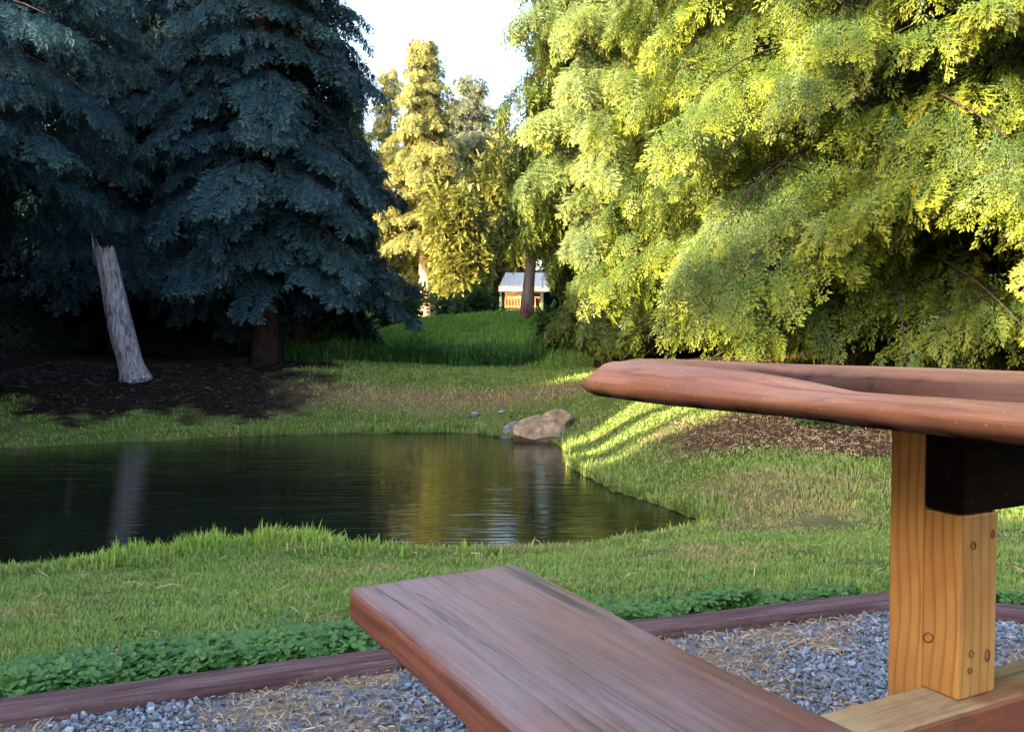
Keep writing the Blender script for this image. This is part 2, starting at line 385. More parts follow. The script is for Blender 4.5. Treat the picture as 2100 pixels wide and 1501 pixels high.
# ------------------------------------------------------------------ ground
WZ = -0.60
shore_px = [(-120, 1190), (0, 1180), (150, 1168), (300, 1152), (450, 1128), (560, 1116), (640, 1116), (800, 1132), (1000, 1138), (1200, 1132),
            (1320, 1107), (1400, 1092), (1450, 1078), (1412, 1060), (1330, 1030), (1260, 1008), (1195, 975), (1160, 955), (1172, 935), (1135, 908), (1050, 900),
            (960, 888), (800, 888), (650, 890), (500, 895), (300, 905), (100, 916), (0, 920), (-150, 926), (-400, 940), (-560, 1010), (-400, 1130)]
shore = np.array([at_z(x, y, WZ) for x, y in shore_px])
SH = shore[:, :2]
def poly_sd(P, poly):
    """signed distance, negative inside"""
    P = np.asarray(P, float); d = np.full(len(P), 1e9); inside = np.zeros(len(P), bool)
    n = len(poly)
    for i in range(n):
        a, b = poly[i], poly[(i + 1) % n]; e = b - a
        t = np.clip(((P - a) @ e) / (e @ e), 0, 1)
        d = np.minimum(d, np.linalg.norm(P - (a + t[:, None] * e), axis=1))
        c = (a[1] > P[:, 1]) != (b[1] > P[:, 1])
        with np.errstate(divide='ignore', invalid='ignore'):
            xi = a[0] + (P[:, 1] - a[1]) / (b[1] - a[1]) * e[0]
        inside ^= c & (P[:, 0] < xi)
    return np.where(inside, -d, d)

# patio outline (inner side of the timber edging)
def tz(px, py): return at_z(px, py, .035)[:2]
E0, E1, E2, E3 = tz(-260, 1493), tz(800, 1352), tz(1842, 1232), tz(2200, 1268)
E0 = E1 + (tz(0, 1464) - E1) * 1.9
E1b = E1 + (E2 - E1) * .03
PATIO = np.array([E0, E1, E2, E2 + (E3 - E2) * 3.2, [3.2, -2.5], [-2.2, -2.5]])

ctl = [tuple(s) for s in shore]
def cz(px, py, z): ctl.append(tuple(at_z(px, py, z)))
def cd(px, py, d): ctl.append(tuple(at(px, py, d)))
for px, py, z in ((200, 1300, -.15), (200, 1215, -.38), (-100, 1230, -.35), (500, 1300, -.08), (500, 1200, -.33), (900, 1300, -.03), (900, 1205, -.25),
                  (1200, 1180, -.24), (1500, 1180, -.11), (1500, 1110, -.29), (1800, 1180, -.08), (2050, 1160, -.1)):
    cz(px, py, z)
for px, py, d in ((1500, 1000, 6.6), (1500, 940, 7.6), (1500, 860, 9.2), (1300, 950, 8.3), (1300, 870, 10), (1300, 820, 11.5), (1250, 780, 13.5),
                  (1800, 1100, 4.7), (1800, 1000, 6.4), (1800, 920, 7.8), (1800, 850, 9.2), (1800, 770, 11.5), (1550, 790, 11.5), (2050, 1000, 6.4), (2050, 900, 8.2), (2050, 780, 11),
                  (100, 860, 12), (100, 805, 13.4), (100, 772, 15), (300, 850, 12.6), (300, 808, 13.5), (300, 776, 14.4), (500, 850, 12.9), (500, 808, 13.6), (500, 775, 14.5),
                  (700, 850, 12.9), (700, 810, 13.5), (700, 775, 14.5), (900, 850, 12.9), (900, 812, 13.5), (900, 778, 14.5), (1080, 850, 12.5), (1080, 815, 13.0), (1100, 780, 14.2),
                  (700, 742, 17.5), (900, 748, 17.8), (1100, 752, 17.5), (500, 745, 18),
                  (850, 690, 20.3), (900, 655, 22), (1000, 651, 22.5), (1090, 652, 22.5), (1180, 690, 21), (1000, 690, 20.3), (780, 698, 20.5), (650, 730, 19), (640, 725, 24),
                  (900, 652, 30), (1090, 652, 30), (900, 650, 46), (1100, 650, 46), (1000, 700, 19.6), (900, 725, 18.9), (1080, 728, 18.7)):
    cd(px, py, d)
ctl += [(-8, 5, -.25), (-7, 2, -.05), (-10, 16, .3), (-12, 10, .1), (7, 5, 0), (8, 11, .5), (10, 18, .9), (4.5, 20, .8), (0, -6, 0), (-8, -6, 0.1), (8, -6, .1), (-9, 25, .6),
        (-20, 30, 1.0), (20, 30, 1.4), (-25, 5, .4), (25, 5, .8), (0, 60, 1.9), (-30, 55, 1.7), (30, 55, 1.9), (0, -25, .3), (-3, 0.5, -.01), (3.4, 1, -.01), (-2, -1, -.01), (2.5, -1, -.01), (0, 0, -.01)]
ctl += [(float(a), float(b), -.012) for a, b in (E0, (E0 + E1) / 2, E1, (E1 + E2) / 2, E2, E3)]
ctl = np.array(ctl)
def U(r2): return np.where(r2 > 0, r2 * np.log(r2 + 1e-12), 0)
_n = len(ctl); K = U(((ctl[:, None, :2] - ctl[None, :, :2]) ** 2).sum(-1)) + np.eye(_n) * .02
Pm = np.hstack([np.ones((_n, 1)), ctl[:, :2]])
A = np.zeros((_n + 3, _n + 3)); A[:_n, :_n] = K; A[:_n, _n:] = Pm; A[_n:, :_n] = Pm.T
W = np.linalg.solve(A, np.concatenate([ctl[:, 2], np.zeros(3)]))
def H(x, y):
    x = np.asarray(x, float); shp = x.shape; x = x.ravel(); y = np.asarray(y, float).ravel()
    z = np.empty(len(x))
    for s in range(0, len(x), 20000):
        P = np.stack([x[s:s + 20000], y[s:s + 20000]], 1)
        z[s:s + 20000] = U(((P[:, None] - ctl[None, :, :2]) ** 2).sum(-1)) @ W[:_n] + W[_n] + P @ W[_n + 1:]
    r = np.hypot(x, y - 20)
    k = np.clip((r - 40) / 25, 0, 1); k = k * k * (3 - 2 * k)
    z = z * (1 - k) + 1.7 * k
    P = np.stack([x, y], 1); near = (np.abs(x) < 12) & (y > -4) & (y < 16)
    if near.any():
        sd = poly_sd(P[near], SH); zz = z[near]
        ins = sd < 0
        zz = np.where(ins, WZ - .02 - np.clip(-sd, 0, 1.2) * .5, np.maximum(zz, WZ + .012 + np.clip(sd, 0, .3) * .25))
        pd = poly_sd(P[near], PATIO)
        kk = np.clip((pd - .02) / .5, 0, 1)
        zz = np.where(pd < .02, -.02, zz * kk + -.02 * (1 - kk))
        z[near] = zz
    return z.reshape(shp)
def h1(x, y): return float(H(np.array([x]), np.array([y]))[0])

dirt_c = np.array([(at(1640, 905, 8.2))[0], 8.2])
def soil_mask(x, y):
    q = ((x - dirt_c[0]) / 1.2) ** 2 + ((y - dirt_c[1] - .45) / 1.05) ** 2
    n = fbm(np.stack([x * 1.3, y * 1.3, x * 0], -1), 5)
    s = np.clip(1.5 - q + n * .6, 0, 1)
    s2 = np.clip((y - 10.2 - .35 * n) * .9, 0, 1) * np.clip((x - 1.9) * 1.2, 0, 1)          # bare earth under the hemlock and cedars
    s3 = shade_soil_mask(x, y, n)
    return np.clip(np.maximum(np.maximum(s, s2), s3), 0, 1)
def shade_soil_mask(x, y, n=None):  # bare left bank soil where tree shade is painted in
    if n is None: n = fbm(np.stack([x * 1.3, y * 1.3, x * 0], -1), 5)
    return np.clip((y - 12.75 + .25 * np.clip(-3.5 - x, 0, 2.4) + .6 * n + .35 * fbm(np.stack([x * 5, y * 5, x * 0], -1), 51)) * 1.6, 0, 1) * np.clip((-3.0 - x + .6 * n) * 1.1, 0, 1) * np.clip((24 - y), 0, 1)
def dry_mask(x, y):
    n = fbm(np.stack([x * .8, y * .8, x * 0], -1), 9); n2 = fbm(np.stack([x * 2.3, y * 2.3, x * 0], -1), 21)
    a = np.clip(1.25 - np.abs(y - 13.25 + .12 * x) / .55, 0, 1) * np.clip((1.9 - x) * 1.2, 0, 1) * np.clip((x + 6) * .8, 0, 1)
    b = np.clip(n2 * .8 - .25 + .25 * n, 0, .7) * (y < 12)
    c = np.clip(1.1 - (((x - 1.9) / 1.5) ** 2 + ((y - 6.3) / 1.1) ** 2), 0, 1) * .8
    return np.clip(np.maximum(np.maximum(a, b), c * (.6 + .5 * n2)), 0, 1)

def axis(lo, hi, step, far):
    a = np.arange(lo, hi + 1e-6, step); o = []; s = step; v = hi
    while v < far: s *= 1.35; v += s; o.append(v)
    p = []; s = step; v = lo
    while v > -far: s *= 1.35; v -= s; p.append(v)
    return np.array(p[::-1] + list(a) + o)
gx, gy = axis(-8, 8, .09, 500), axis(0.4, 23, .09, 500)
GX, GY = np.meshgrid(gx, gy); GZ = H(GX, GY)
GZ = GZ + np.where((np.hypot(GX, GY) < 40) & (GZ > WZ + .03) & (poly_sd(np.stack([GX.ravel(), GY.ravel()], 1), PATIO).reshape(GX.shape) > .1), .02 * fbm(np.stack([GX * 3, GY * 3, GX * 0], -1), 3), 0)
nx, ny = len(gx), len(gy)
ii = (np.arange(ny - 1)[:, None] * nx + np.arange(nx - 1)[None]).ravel()
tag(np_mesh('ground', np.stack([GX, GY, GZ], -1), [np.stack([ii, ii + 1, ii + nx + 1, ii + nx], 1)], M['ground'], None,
            {'soil': soil_mask(GX, GY), 'dry': dry_mask(GX, GY), 'humus': shade_soil_mask(GX, GY)}, True), kind='structure')
# pond surface with real ripples where the fountain of bubbles breaks it
xs = np.arange(-11, 4.01, .12); ys = np.arange(4.3, 14.01, .12)
X, Y = np.meshgrid(xs, ys); n_ = len(xs)
ii = (np.arange(len(ys) - 1)[:, None] * n_ + np.arange(n_ - 1)[None]).ravel()
Vw = np.stack([X, Y, X * 0 + WZ], -1).reshape(-1, 3); Fw = np.stack([ii, ii + 1, ii + n_ + 1, ii + n_], 1)
cen = Vw[Fw].mean(1)[:, :2]; Fw = Fw[poly_sd(cen, SH) < .35]
tag(np_mesh('water', Vw, [Fw], M['water'], None, None, True), kind='structure')

# gravel patio sheet
from mathutils.geometry import tessellate_polygon
pv = np.c_[PATIO, np.full(len(PATIO), .004)]
tri = tessellate_polygon([[Vector(p) for p in pv]])
tag(np_mesh('gravel_patio', pv, [np.array(tri)], M['gravel_bed']), kind='structure')

# ------------------------------------------------------------------ frond shapes (quads: forward x, side y, up z)
def kite(p, ang, l, wd, z0, dz, wide=.55):
    c, s = math.cos(ang), math.sin(ang); px, py = -s, c
    a = np.array([p[0], p[1], z0]); e = np.array([p[0] + c * l, p[1] + s * l, z0 + dz])
    m_ = a + (e - a) * wide
    return [a, m_ + np.array([px, py, 0]) * wd, e, m_ - np.array([px, py, 0]) * wd]
TR = np.random.default_rng(404)
def tmpl_flat(n=9, spread=.36, w=.055, droop=.25, sub=0, wide=.6, jt=.3):
    """flat cedar spray with uneven side twigs"""
    Q = []; bend = TR.normal() * .12
    for i in range(n):
        t = (i + .4 + TR.uniform(-.25, .25)) / n; x = t * .92; y0 = bend * x * x
        for s in (-1, 1):
            if TR.uniform() < .06: continue
            l = spread * math.sin(math.pi * (.16 + .76 * t)) ** .8 * TR.uniform(1 - 1.3 * jt, 1 + jt)
            ang = s * math.radians(60 - 28 * t + TR.normal() * 7); z = -droop * x * x; dz = -l * (.28 + TR.normal() * .12)
            Q.append(kite((x, y0), ang, l, w * (.75 + .5 * l / spread) * (1 if not sub else .6), z, dz, wide))
            for k in range(sub):
                q = (k + TR.uniform(.7, 1.2)) / (sub + .6); c = (x + math.cos(ang) * l * q, y0 + math.sin(ang) * l * q)
                for s2 in (-1, 1):
                    Q.append(kite(c, ang + s2 * math.radians(40 + TR.normal() * 6), l * .45 * (1 - q * .45) * TR.uniform(.7, 1.2), w * .5, z + dz * q, -l * .12, wide))
    Q.append(kite((.84, bend * .7), bend, .24, w * .9, -droop * .75, -droop * .25, wide))
    Q.append([np.array([0, -.007, 0]), np.array([.9, bend * .8 - .004, -droop * .81]), np.array([.9, bend * .8 + .004, -droop * .81]), np.array([0, .007, 0])])
    return np.array(Q)
def tmpl_hem(n=5, m_=4, spread=.5, droop=.35, w=.045):
    """hemlock branchlet: uneven side twigs that carry short rounded tips"""
    Q = []; bend = TR.normal() * .15
    for i in range(n):
        t = (i + .45 + TR.uniform(-.3, .3)) / n; x = t * .88; z = -droop * x * x; y0 = bend * x * x
        for s in (-1, 1):
            L = spread * math.sin(math.pi * (.2 + .70 * t)) * TR.uniform(.5, 1.3); ang = s * math.radians(54 - 24 * t + TR.normal() * 8)
            mm = max(2, int(round(m_ * L / spread + .6)))
            for k in range(mm):
                q = (k + .5) / mm; c = (x + math.cos(ang) * L * q, y0 + math.sin(ang) * L * q); zz = z - L * q * q * .5
                for s2 in (-1, 1):
                    Q.append(kite(c, ang + s2 * math.radians(48 + TR.normal() * 8), .085 * TR.uniform(.7, 1.25), w * .46, zz, -.03, .66))
            c = (x + math.cos(ang) * L * .92, y0 + math.sin(ang) * L * .92)
            Q.append(kite(c, ang, .12 * TR.uniform(.8, 1.2), w * .62, z - L * .42, -.05, .62))
    Q.append(kite((.86, bend * .75), bend, .16, w * .8, -droop * .75, -.08, .62))
    Q.append([np.array([0, -.008, 0]), np.array([.9, bend * .8 - .004, -droop * .81]), np.array([.9, bend * .8 + .004, -droop * .81]), np.array([0, .008, 0])])
    return np.array(Q)
T_CEDAR = [tmpl_flat(9, .34, .030, .35, 1) for _ in range(5)]
T_CEDAR_FINE = [tmpl_flat(11, .34, .030, .35, 2) for _ in range(6)]
T_LITE = [tmpl_flat(8, .36, .038, .3, 0) for _ in range(4)]
T_MIN = [tmpl_flat(4, .40, .12, .3, 0)]
T_HEM = [tmpl_hem(7, 3, .36, .42, .036) for _ in range(6)]
T_ROUND = np.array([kite((.15 * i, 0), s * (1.1 - .12 * i), .28, .10, -.02 * i * i, -.08, .5) for i in range(6) for s in (-1, 1)] + [kite((.85, 0), 0, .25, .1, -.5, -.1, .5)])

def fronds(pos, fwd, up, ln, T, rnd, rng, curl=.22):
    if isinstance(T, list):
        up = np.broadcast_to(up, pos.shape); pk = rng.integers(0, len(T), len(pos)); o = []
        for q in range(len(T)):
            g = pk == q
            if g.any(): o.append(fronds(pos[g], fwd[g], up[g], ln[g], T[q], rnd[g], rng, curl))
        return tuple(np.concatenate([p[a] for p in o]) for a in range(3))
    F_ = nrm(fwd); R_ = nrm(np.cross(F_, up)); U_ = np.cross(R_, F_)
    n, q = len(pos), len(T)
    S = 1 + curl * rng.normal(size=(n, 1, 1))
    T4 = T.reshape(1, q * 4, 3)
    V = pos[:, None] + ln[:, None, None] * (T4[..., 0:1] * F_[:, None] + T4[..., 1:2] * S * R_[:, None] + T4[..., 2:3] * (1 + .5 * rng.normal(size=(n, 1, 1))) * U_[:, None])
    tip = np.clip(np.hypot(T4[0, :, 0], T4[0, :, 1] * 1.6), 0, 1) ** 2
    leafr = rng.uniform(-.15, .15, (n, q, 1)) * np.ones((1, 1, 4))
    r = np.clip(rnd[:, None] + leafr.reshape(n, q * 4), 0, 1)
    return V.reshape(-1, 3), r.ravel(), np.tile(tip, n)

def crown_mesh(name, parts, mat, parent=None):
    V = np.concatenate([p[0] for p in parts]); r = np.concatenate([p[1] for p in parts]); t = np.concatenate([p[2] for p in parts])
    f = np.arange(len(V), dtype=np.int32).reshape(-1, 4)
    return np_mesh(name, V, [f], mat, parent, {'rnd': r, 'tip': t}, False)

def conifer(name, loc, seed, height, zb, rfun, nb, T, flen, mat, bark, trunk_r, dens=9.0, rise=.25, droop=.45, hang=.5, width=.34, uptip=.0,
            az=None, lean=(0, 0), limb_r=.016, ball=.0, ztop=None, zmin=-9, smin=.2, jit=.3, lv=(.72, 1.12), tier=0.0):
    """conifer with whorled arching limbs; fronds hang in shelves along each limb.  Local origin at the trunk base."""
    rng = np.random.default_rng(seed)
    root = empty(name, loc)
    tr = MB()
    ztr = np.linspace(0, 1, 14)
    P = np.stack([lean[0] * ztr ** 1.4 + .04 * trunk_r * np.cumsum(rng.normal(size=14)), lean[1] * ztr ** 1.4 + .04 * trunk_r * np.cumsum(rng.normal(size=14)), ztr * height - .15], 1)
    R = trunk_r * (1 - ztr) ** .8 + .012; R[0] *= 1.5; R[1] *= 1.06
    tr.tube(P, R, 12, True, .06, rng)
    parts = []
    ga = rng.uniform(0, 6.28)
    for b in range(nb):
        u = (b + rng.uniform()) / nb
        z0 = zb + (height * .985 - zb) * u ** 1.15
        ga += 2.399 + rng.normal() * .3
        if tier:
            sw = .5 * tier * math.sin(ga * 2.0 + 1.3); z0 = max(zb, (round((z0 - sw) / tier)) * tier + sw + rng.normal() * .10 * tier)
        a = ga if az is None else az[0] + (az[1] - az[0]) * rng.uniform()
        L = rfun(z0) * rng.uniform(*lv)
        if L < .15: L = .15
        d = np.array([math.cos(a), math.sin(a), 0]); lat = np.array([-d[1], d[0], 0])
        k = np.interp(z0 / height, ztr, np.arange(14)); base = np.array([np.interp(z0, P[:, 2], P[:, j]) for j in range(3)])
        s = np.linspace(0, 1, 9); rs = rise * rng.uniform(.6, 1.3); dr = droop * rng.uniform(.7, 1.35); bend = rng.normal() * .12
        pz = L * (rs * s - dr * s ** 2 + uptip * s ** 4)
        path = base + d * (L * s)[:, None] + lat * (L * bend * s ** 2)[:, None]; path[:, 2] += pz
        tr.tube(path[:8], np.linspace(limb_r * (.5 + L / 3), .004, 8), 5, False)
        nf = max(4, int(L * dens * (1 + .5 * L)))
        sf = smin + (1 - smin) * rng.uniform(size=nf) ** .75
        side = rng.choice([-1, 1], nf); wmax = width * L * (1.08 - sf) ** .7 * np.minimum(1, sf * 2.2)
        off = rng.uniform(size=nf) ** .8 * wmax
        pp = np.stack([np.interp(sf, s, path[:, j]) for j in range(3)], 1)
        tg = nrm(np.stack([np.interp(sf, s, np.gradient(path[:, j])) for j in range(3)], 1))
        pp = pp + lat * (side * off)[:, None]; pp[:, 2] -= off * (.25 + .5 * hang) * rng.uniform(.5, 1.2, nf)
        if ball: pp += rng.normal(size=(nf, 3)) * ball * L
        kz = pp[:, 2] > zmin + .25 * rng.normal(size=nf)
        if kz.sum() < 2: continue
        pp, tg, side, off, sf = pp[kz], tg[kz], side[kz], off[kz], sf[kz]; nf = len(pp)
        fw = tg * rng.uniform(.4, 1.0, nf)[:, None] + lat * (side * rng.uniform(.25, 1.0, nf) * np.minimum(1, (off + .05) / (.12 * L)))[:, None]
        fw[:, 2] -= hang * rng.uniform(.6, 1.35, nf); fw += rng.normal(size=(nf, 3)) * jit
        up = np.array([0, 0, 1.0]) + d * (hang * .9) + rng.normal(size=(nf, 3)) * .42
        ln = flen * rng.uniform(.65, 1.25, nf) * (.75 + .35 * (1 - sf))
        shade = np.clip(rng.uniform(.15, .85) + rng.normal(size=nf) * .16, 0, 1)
        parts.append(fronds(pp, fw, up, ln, T, shade, rng))
    tr.build('trunk', bark, root, True)
    crown_mesh('crown', parts, mat, root)
    return root
def copy_tree(src, loc, rz, sc=1.0):
    r = src.copy(); C.objects.link(r); r.location = loc; r.rotation_euler = (0, 0, rz); r.scale = sc if isinstance(sc, tuple) else (sc, sc, sc)
    for ch in list(src.children):
        c = ch.copy(); C.objects.link(c); c.parent = r
    return r
def stand(px, d, sink=.05):
    x = at_x(px, d); return (x, d, h1(x, d) - sink)

def cone(H_, R0, Rt=.25, p=.8, low=1.0):
    return lambda z: Rt + (R0 - Rt) * max(0, 1 - z / H_) ** p * (low if z < H_ * .12 else 1)

# ------------------------------------------------------------------ left dark cedars
LG = 'dark cedars left of the pond'
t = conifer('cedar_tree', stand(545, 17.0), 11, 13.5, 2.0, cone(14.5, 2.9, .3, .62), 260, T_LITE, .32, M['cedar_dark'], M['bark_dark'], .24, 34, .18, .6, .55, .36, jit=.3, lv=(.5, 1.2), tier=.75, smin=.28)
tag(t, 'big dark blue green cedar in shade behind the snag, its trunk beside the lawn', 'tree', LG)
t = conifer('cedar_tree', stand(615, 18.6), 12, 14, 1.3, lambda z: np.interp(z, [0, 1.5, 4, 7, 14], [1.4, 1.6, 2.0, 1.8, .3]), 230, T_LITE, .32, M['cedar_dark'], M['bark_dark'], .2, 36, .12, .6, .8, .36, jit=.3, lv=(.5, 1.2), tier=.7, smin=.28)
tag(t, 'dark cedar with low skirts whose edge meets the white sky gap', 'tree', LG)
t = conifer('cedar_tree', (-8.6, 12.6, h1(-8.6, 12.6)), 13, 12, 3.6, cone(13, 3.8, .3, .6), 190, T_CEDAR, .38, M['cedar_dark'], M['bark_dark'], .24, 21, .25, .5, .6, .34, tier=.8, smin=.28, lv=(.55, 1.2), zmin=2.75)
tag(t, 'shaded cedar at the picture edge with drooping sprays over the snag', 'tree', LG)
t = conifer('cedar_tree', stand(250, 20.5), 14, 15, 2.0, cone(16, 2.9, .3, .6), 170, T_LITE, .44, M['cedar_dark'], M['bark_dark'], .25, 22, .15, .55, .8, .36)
tag(t, 'tall dark cedar behind the leaning snag with sky showing through its top', 'tree', LG)

# trees and bushes outside the picture added to keep the pond side in shade
SG = 'cedars screening the sun left of the picture'
grove = conifer('cedar_tree', (-9.2, 8.2, h1(-9.2, 8.2)), 15, 8.2, .3, cone(8.8, 2.6, .3, .55), 150, T_MIN, .8, M['cedar_dark'], M['bark_dark'], .22, 9, .15, .5, .7, .4)
grove.scale = (.62, .62, .62); tag(grove, 'cedar of the dense screen beyond the near left bank', 'tree', SG)
for x, y, rz, s in ((-10.8, 12.4, 1.2, 1.1), (-12.5, 10.0, 2.2, 1.1), (-13.2, 14.5, 5.0, 1.2), (-19.5, 17.5, 2.0, 1.6), (-17, 12.5, 3.3, 1.4), (-24, 20, 1.0, 1.7), (-7.2, 6.9, 1.0, .62), (-8.5, 8.9, 2.5, .72), (-13.5, 6.5, .3, .9)):
    copy_tree(grove, (x, y, h1(x, y) - .05), rz, s)
def screen():
    rng = np.random.default_rng(88); root = empty('laurel_shrub', (-6.4, -3.2, h1(-6.4, -3.2))); n = 2600
    v = nrm(rng.normal(size=(n, 3))); r = rng.uniform(.5, 1, (n, 1)) ** .5; r = r * (1 + .22 * fbm(v * 2.2, 4)[:, None])
    q = v * r * np.array([1.35, 1.35, 1.9]) + np.array([0, 0, 1.9]); q[:, 2] = np.maximum(q[:, 2], .05)
    V = fronds(q, v + rng.normal(size=(n, 3)) * .6, np.array([0, 0, 1.0]) + rng.normal(size=(n, 3)) * .5, rng.uniform(.3, .6, n), T_ROUND, rng.uniform(size=n), rng)
    b = MB(); b.tube([(0, 0, -.1), (.05, 0, 1.2), (0, .1, 3)], [.1, .07, .02], 7); b.build('stem', M['bark_dark'], root, True)
    crown_mesh('crown', [V], M['shrub'], root); return root
scr = screen(); tag(scr, 'dense tall evergreen shrub of the screen behind the viewer', 'shrub', 'tall shrubs behind the viewer')
for x, y, rz, s in ((-5.4, -4.6, 1, 1.15), (-7.2, -1.4, 2, .82), (-7.6, .55, 3, (.62, .62, 1.4)), (-7.5, 2.45, 4, (.33, .33, .60)), (-7.6, 3.0, 2, (.11, .11, .95)), (-7.4, 3.4, 4, (.3, .3, .58)), (-7.5, 3.95, 1, (.14, .14, 1.0)), (-7.6, 4.4, 1, (.4, .4, .62)), (-7.8, 5.3, 1, (.35, .35, 1.1)), (-7.7, 2.0, 2, (.09, .09, .9)), (-8.0, 7.0, 1, (.7, .7, 1.05)), (-8.4, 8.6, 3, (.6, .6, 1.0)), (-9.5, -.65, 2, (.8, .8, 1.62)), (-16, -4.9, 2, (.8, .8, 2.5)), (-4.6, -6.0, 5, 1.2), (-6.3, -6.2, 1.5, 1.3), (-7.8, -4.4, .5, 1.1)):  # unseen shrubs added and stretched to cast shade and cut sun streaks
    copy_tree(scr, (x, y, h1(x, y) - .05), rz, s)

# ------------------------------------------------------------------ right hemlock, cedars
RG = 'sunlit conifers right of the pond'
def r_hem(z): return 4.3 * max(.12, (1 - z / 12.5)) ** .55 * (1.0 if z > 1.2 else .9)
t = conifer('hemlock_tree', (4.6, 11.4, h1(4.6, 11.4)), 21, 12, 1.3, r_hem, 215, T_HEM, .52, M['hemlock'], M['bark_dark'], .26, 11.5, .24, .60, .55, .27, limb_r=.014, zmin=1.0, jit=.17, tier=.95, smin=.36)
tag(t, 'broad hemlock with layered yellow green sprays behind the tabletop', 'tree', RG)
t = conifer('cedar_tree', (6.7, 9.7, h1(6.7, 9.7)), 22, 11, .5, lambda z: 3.9 * max(.12, (1 - z / 12)) ** .55, 200, T_CEDAR_FINE, .48, M['cedar_bright'], M['bark_dark'], .25, 13, .24, .55, .62, .28, jit=.18, tier=.8, smin=.34, zmin=.85)
tag(t, 'bright yellow green cedar at the picture edge overhanging the table', 'tree', RG)
t = conifer('cedar_tree', (1.82, 16.2, h1(1.82, 16.2)), 23, 14, .9, lambda z: np.interp(z, [.8, 2.4, 3.5, 4.8, 7.2, 14], [.7, 1.35, 1.7, 2.05, 2.05, .3]), 330, T_CEDAR, .52, M['cedar_soft'], M['bark_dark'], .2, 24, .15, .62, 1.7, .30, lv=(.5, 1.2), jit=.2)
tag(t, 'tall weeping cedar with long hanging sprays beside the grassy mound', 'tree', RG)
t = conifer('cedar_tree', (.36, 22.6, h1(.36, 22.6) - .1), 24, 15, 2.4, cone(17, 1.15, .3, .6), 190, T_LITE, .55, M['cedar_soft'], M['bark_grey'], .13, 11, .12, .6, 1.0, .34, lean=(2.6, 0), zmin=2.0)
tag(t, 'weeping cedar with a grey pink trunk standing on the mound in front of the cabin', 'tree', RG)
t = conifer('cedar_tree', (4.3, 17.5, h1(4.3, 17.5)), 25, 14, 1.0, cone(15.5, 3.0, .3, .6), 190, T_LITE, .5, M['cedar_bright'], M['bark_dark'], .2, 18, .2, .5, .8, .36)
tag(t, 'tall cedar filling the gap between the weeping cedar and the hemlock', 'tree', RG)

# ------------------------------------------------------------------ far trees beyond the mound
FG = 'far trees beyond the mound'
FL = dict(jit=.4, lv=(.35, 1.15))
t = conifer('conifer_tree', stand(874, 44, .1), 31, 14.6, 4.3, cone(15.4, 3.7, .3, .68), 240, T_LITE, .55, M['cedar_far'], M['bark_far'], .38, 17, .02, .45, .8, .36, lean=(-.15, 0), **FL)
tag(t, 'far tall conifer with a bright sunlit trunk standing in the sky gap', 'tree', FG)
t = conifer('conifer_tree', stand(968, 56, .1), 32, 16.4, 1.5, cone(17.2, 4.6, .3, .65), 230, T_LITE, .62, M['cedar_pale'], M['bark_far'], .34, 15, .08, .45, .6, .40, **FL)
tag(t, 'broad far conifer with a shorter paler top behind the sunlit trunk', 'tree', FG)
t = conifer('conifer_tree', stand(800, 50, .1), 33, 15.0, 1.5, cone(16.5, 3.4, .2, .75), 150, T_LITE, .6, M['cedar_far'], M['bark_far'], .32, 14, .05, .45, .7, .36, **FL)
tag(t, 'far conifer half hidden behind the dark cedar edge', 'tree', FG)
t = conifer('conifer_tree', stand(1028, 60, .1), 35, 14.8, 1.5, cone(15.8, 2.9, .2, .8), 150, T_LITE, .6, M['cedar_pale'], M['bark_far'], .3, 14, .08, .45, .6, .38, **FL)
tag(t, 'far conifer whose top closes the gap beside the weeping cedar', 'tree', FG)
t = conifer('conifer_tree', stand(925, 62, .1), 34, 16.5, 1.5, cone(17.2, 4.2, .2, .8), 170, T_LITE, .66, M['cedar_pale'], M['bark_far'], .32, 13, .08, .45, .6, .40, **FL)
tag(t, 'far conifer in the middle of the gap between two nearer golden ones', 'tree', FG)

def bushy(name, loc, seed, rx, ry, hz, n, T, ln, mat, bark, zlow=.15, stems=5, clump=9):
    rng = np.random.default_rng(seed); root = empty(name, loc); tr = MB(); parts = []
    cl = rng.normal(size=(clump, 3)); cl = nrm(cl) * rng.uniform(.35, .8, (clump, 1)); cl[:, 2] = np.abs(cl[:, 2]) if zlow > .3 else cl[:, 2]
    for c in cl:
        k = n // clump; v = nrm(rng.normal(size=(k, 3))); r = rng.uniform(.3, 1, (k, 1)) ** .5 * rng.uniform(.34, .5)
        q = c + v * r; q = np.stack([q[:, 0] * rx, q[:, 1] * ry, (q[:, 2] * .5 + .5) * hz + zlow * hz * .3], 1)
        q[:, 2] = np.maximum(q[:, 2], .04)
        fw = v + rng.normal(size=(k, 3)) * .5; fw[:, 2] -= .1
        parts.append(fronds(q, fw, np.array([0, 0, 1.0]) + rng.normal(size=(k, 3)) * .5, ln * rng.uniform(.6, 1.3, k), T, np.clip(rng.uniform(.1, .9) + rng.normal(size=k) * .2, 0, 1), rng))
    for i in range(stems):
        c = cl[i % clump] * .7; e = np.array([c[0] * rx, c[1] * ry, (c[2] * .5 + .5) * hz + zlow * hz * .3]); s = np.linspace(0, 1, 6)[:, None]
        p = e * s * np.array([1, 1, 1]) + rng.normal(size=(6, 3)) * .03 * hz * s; p[:, :2] *= (s ** .7); p[0, 2] = -.05
        tr.tube(p, np.linspace(.022 * hz + .005, .006, 6), 5, False)
    tr.build('stem', bark, root, True); crown_mesh('crown', parts, mat, root)
    return root
def bush(px, d, rx, hz, seed, mat, label, n=700, T=T_ROUND, ln=.5, group='shrubs around the mound', name='shrub', cat='shrub', bark='twig', zlow=.15, clump=9):
    t = bushy(name, stand(px, d), seed, rx, rx * .8, hz, n, T, ln, M[mat], M[bark], zlow, clump=clump); return tag(t, label, cat, group)
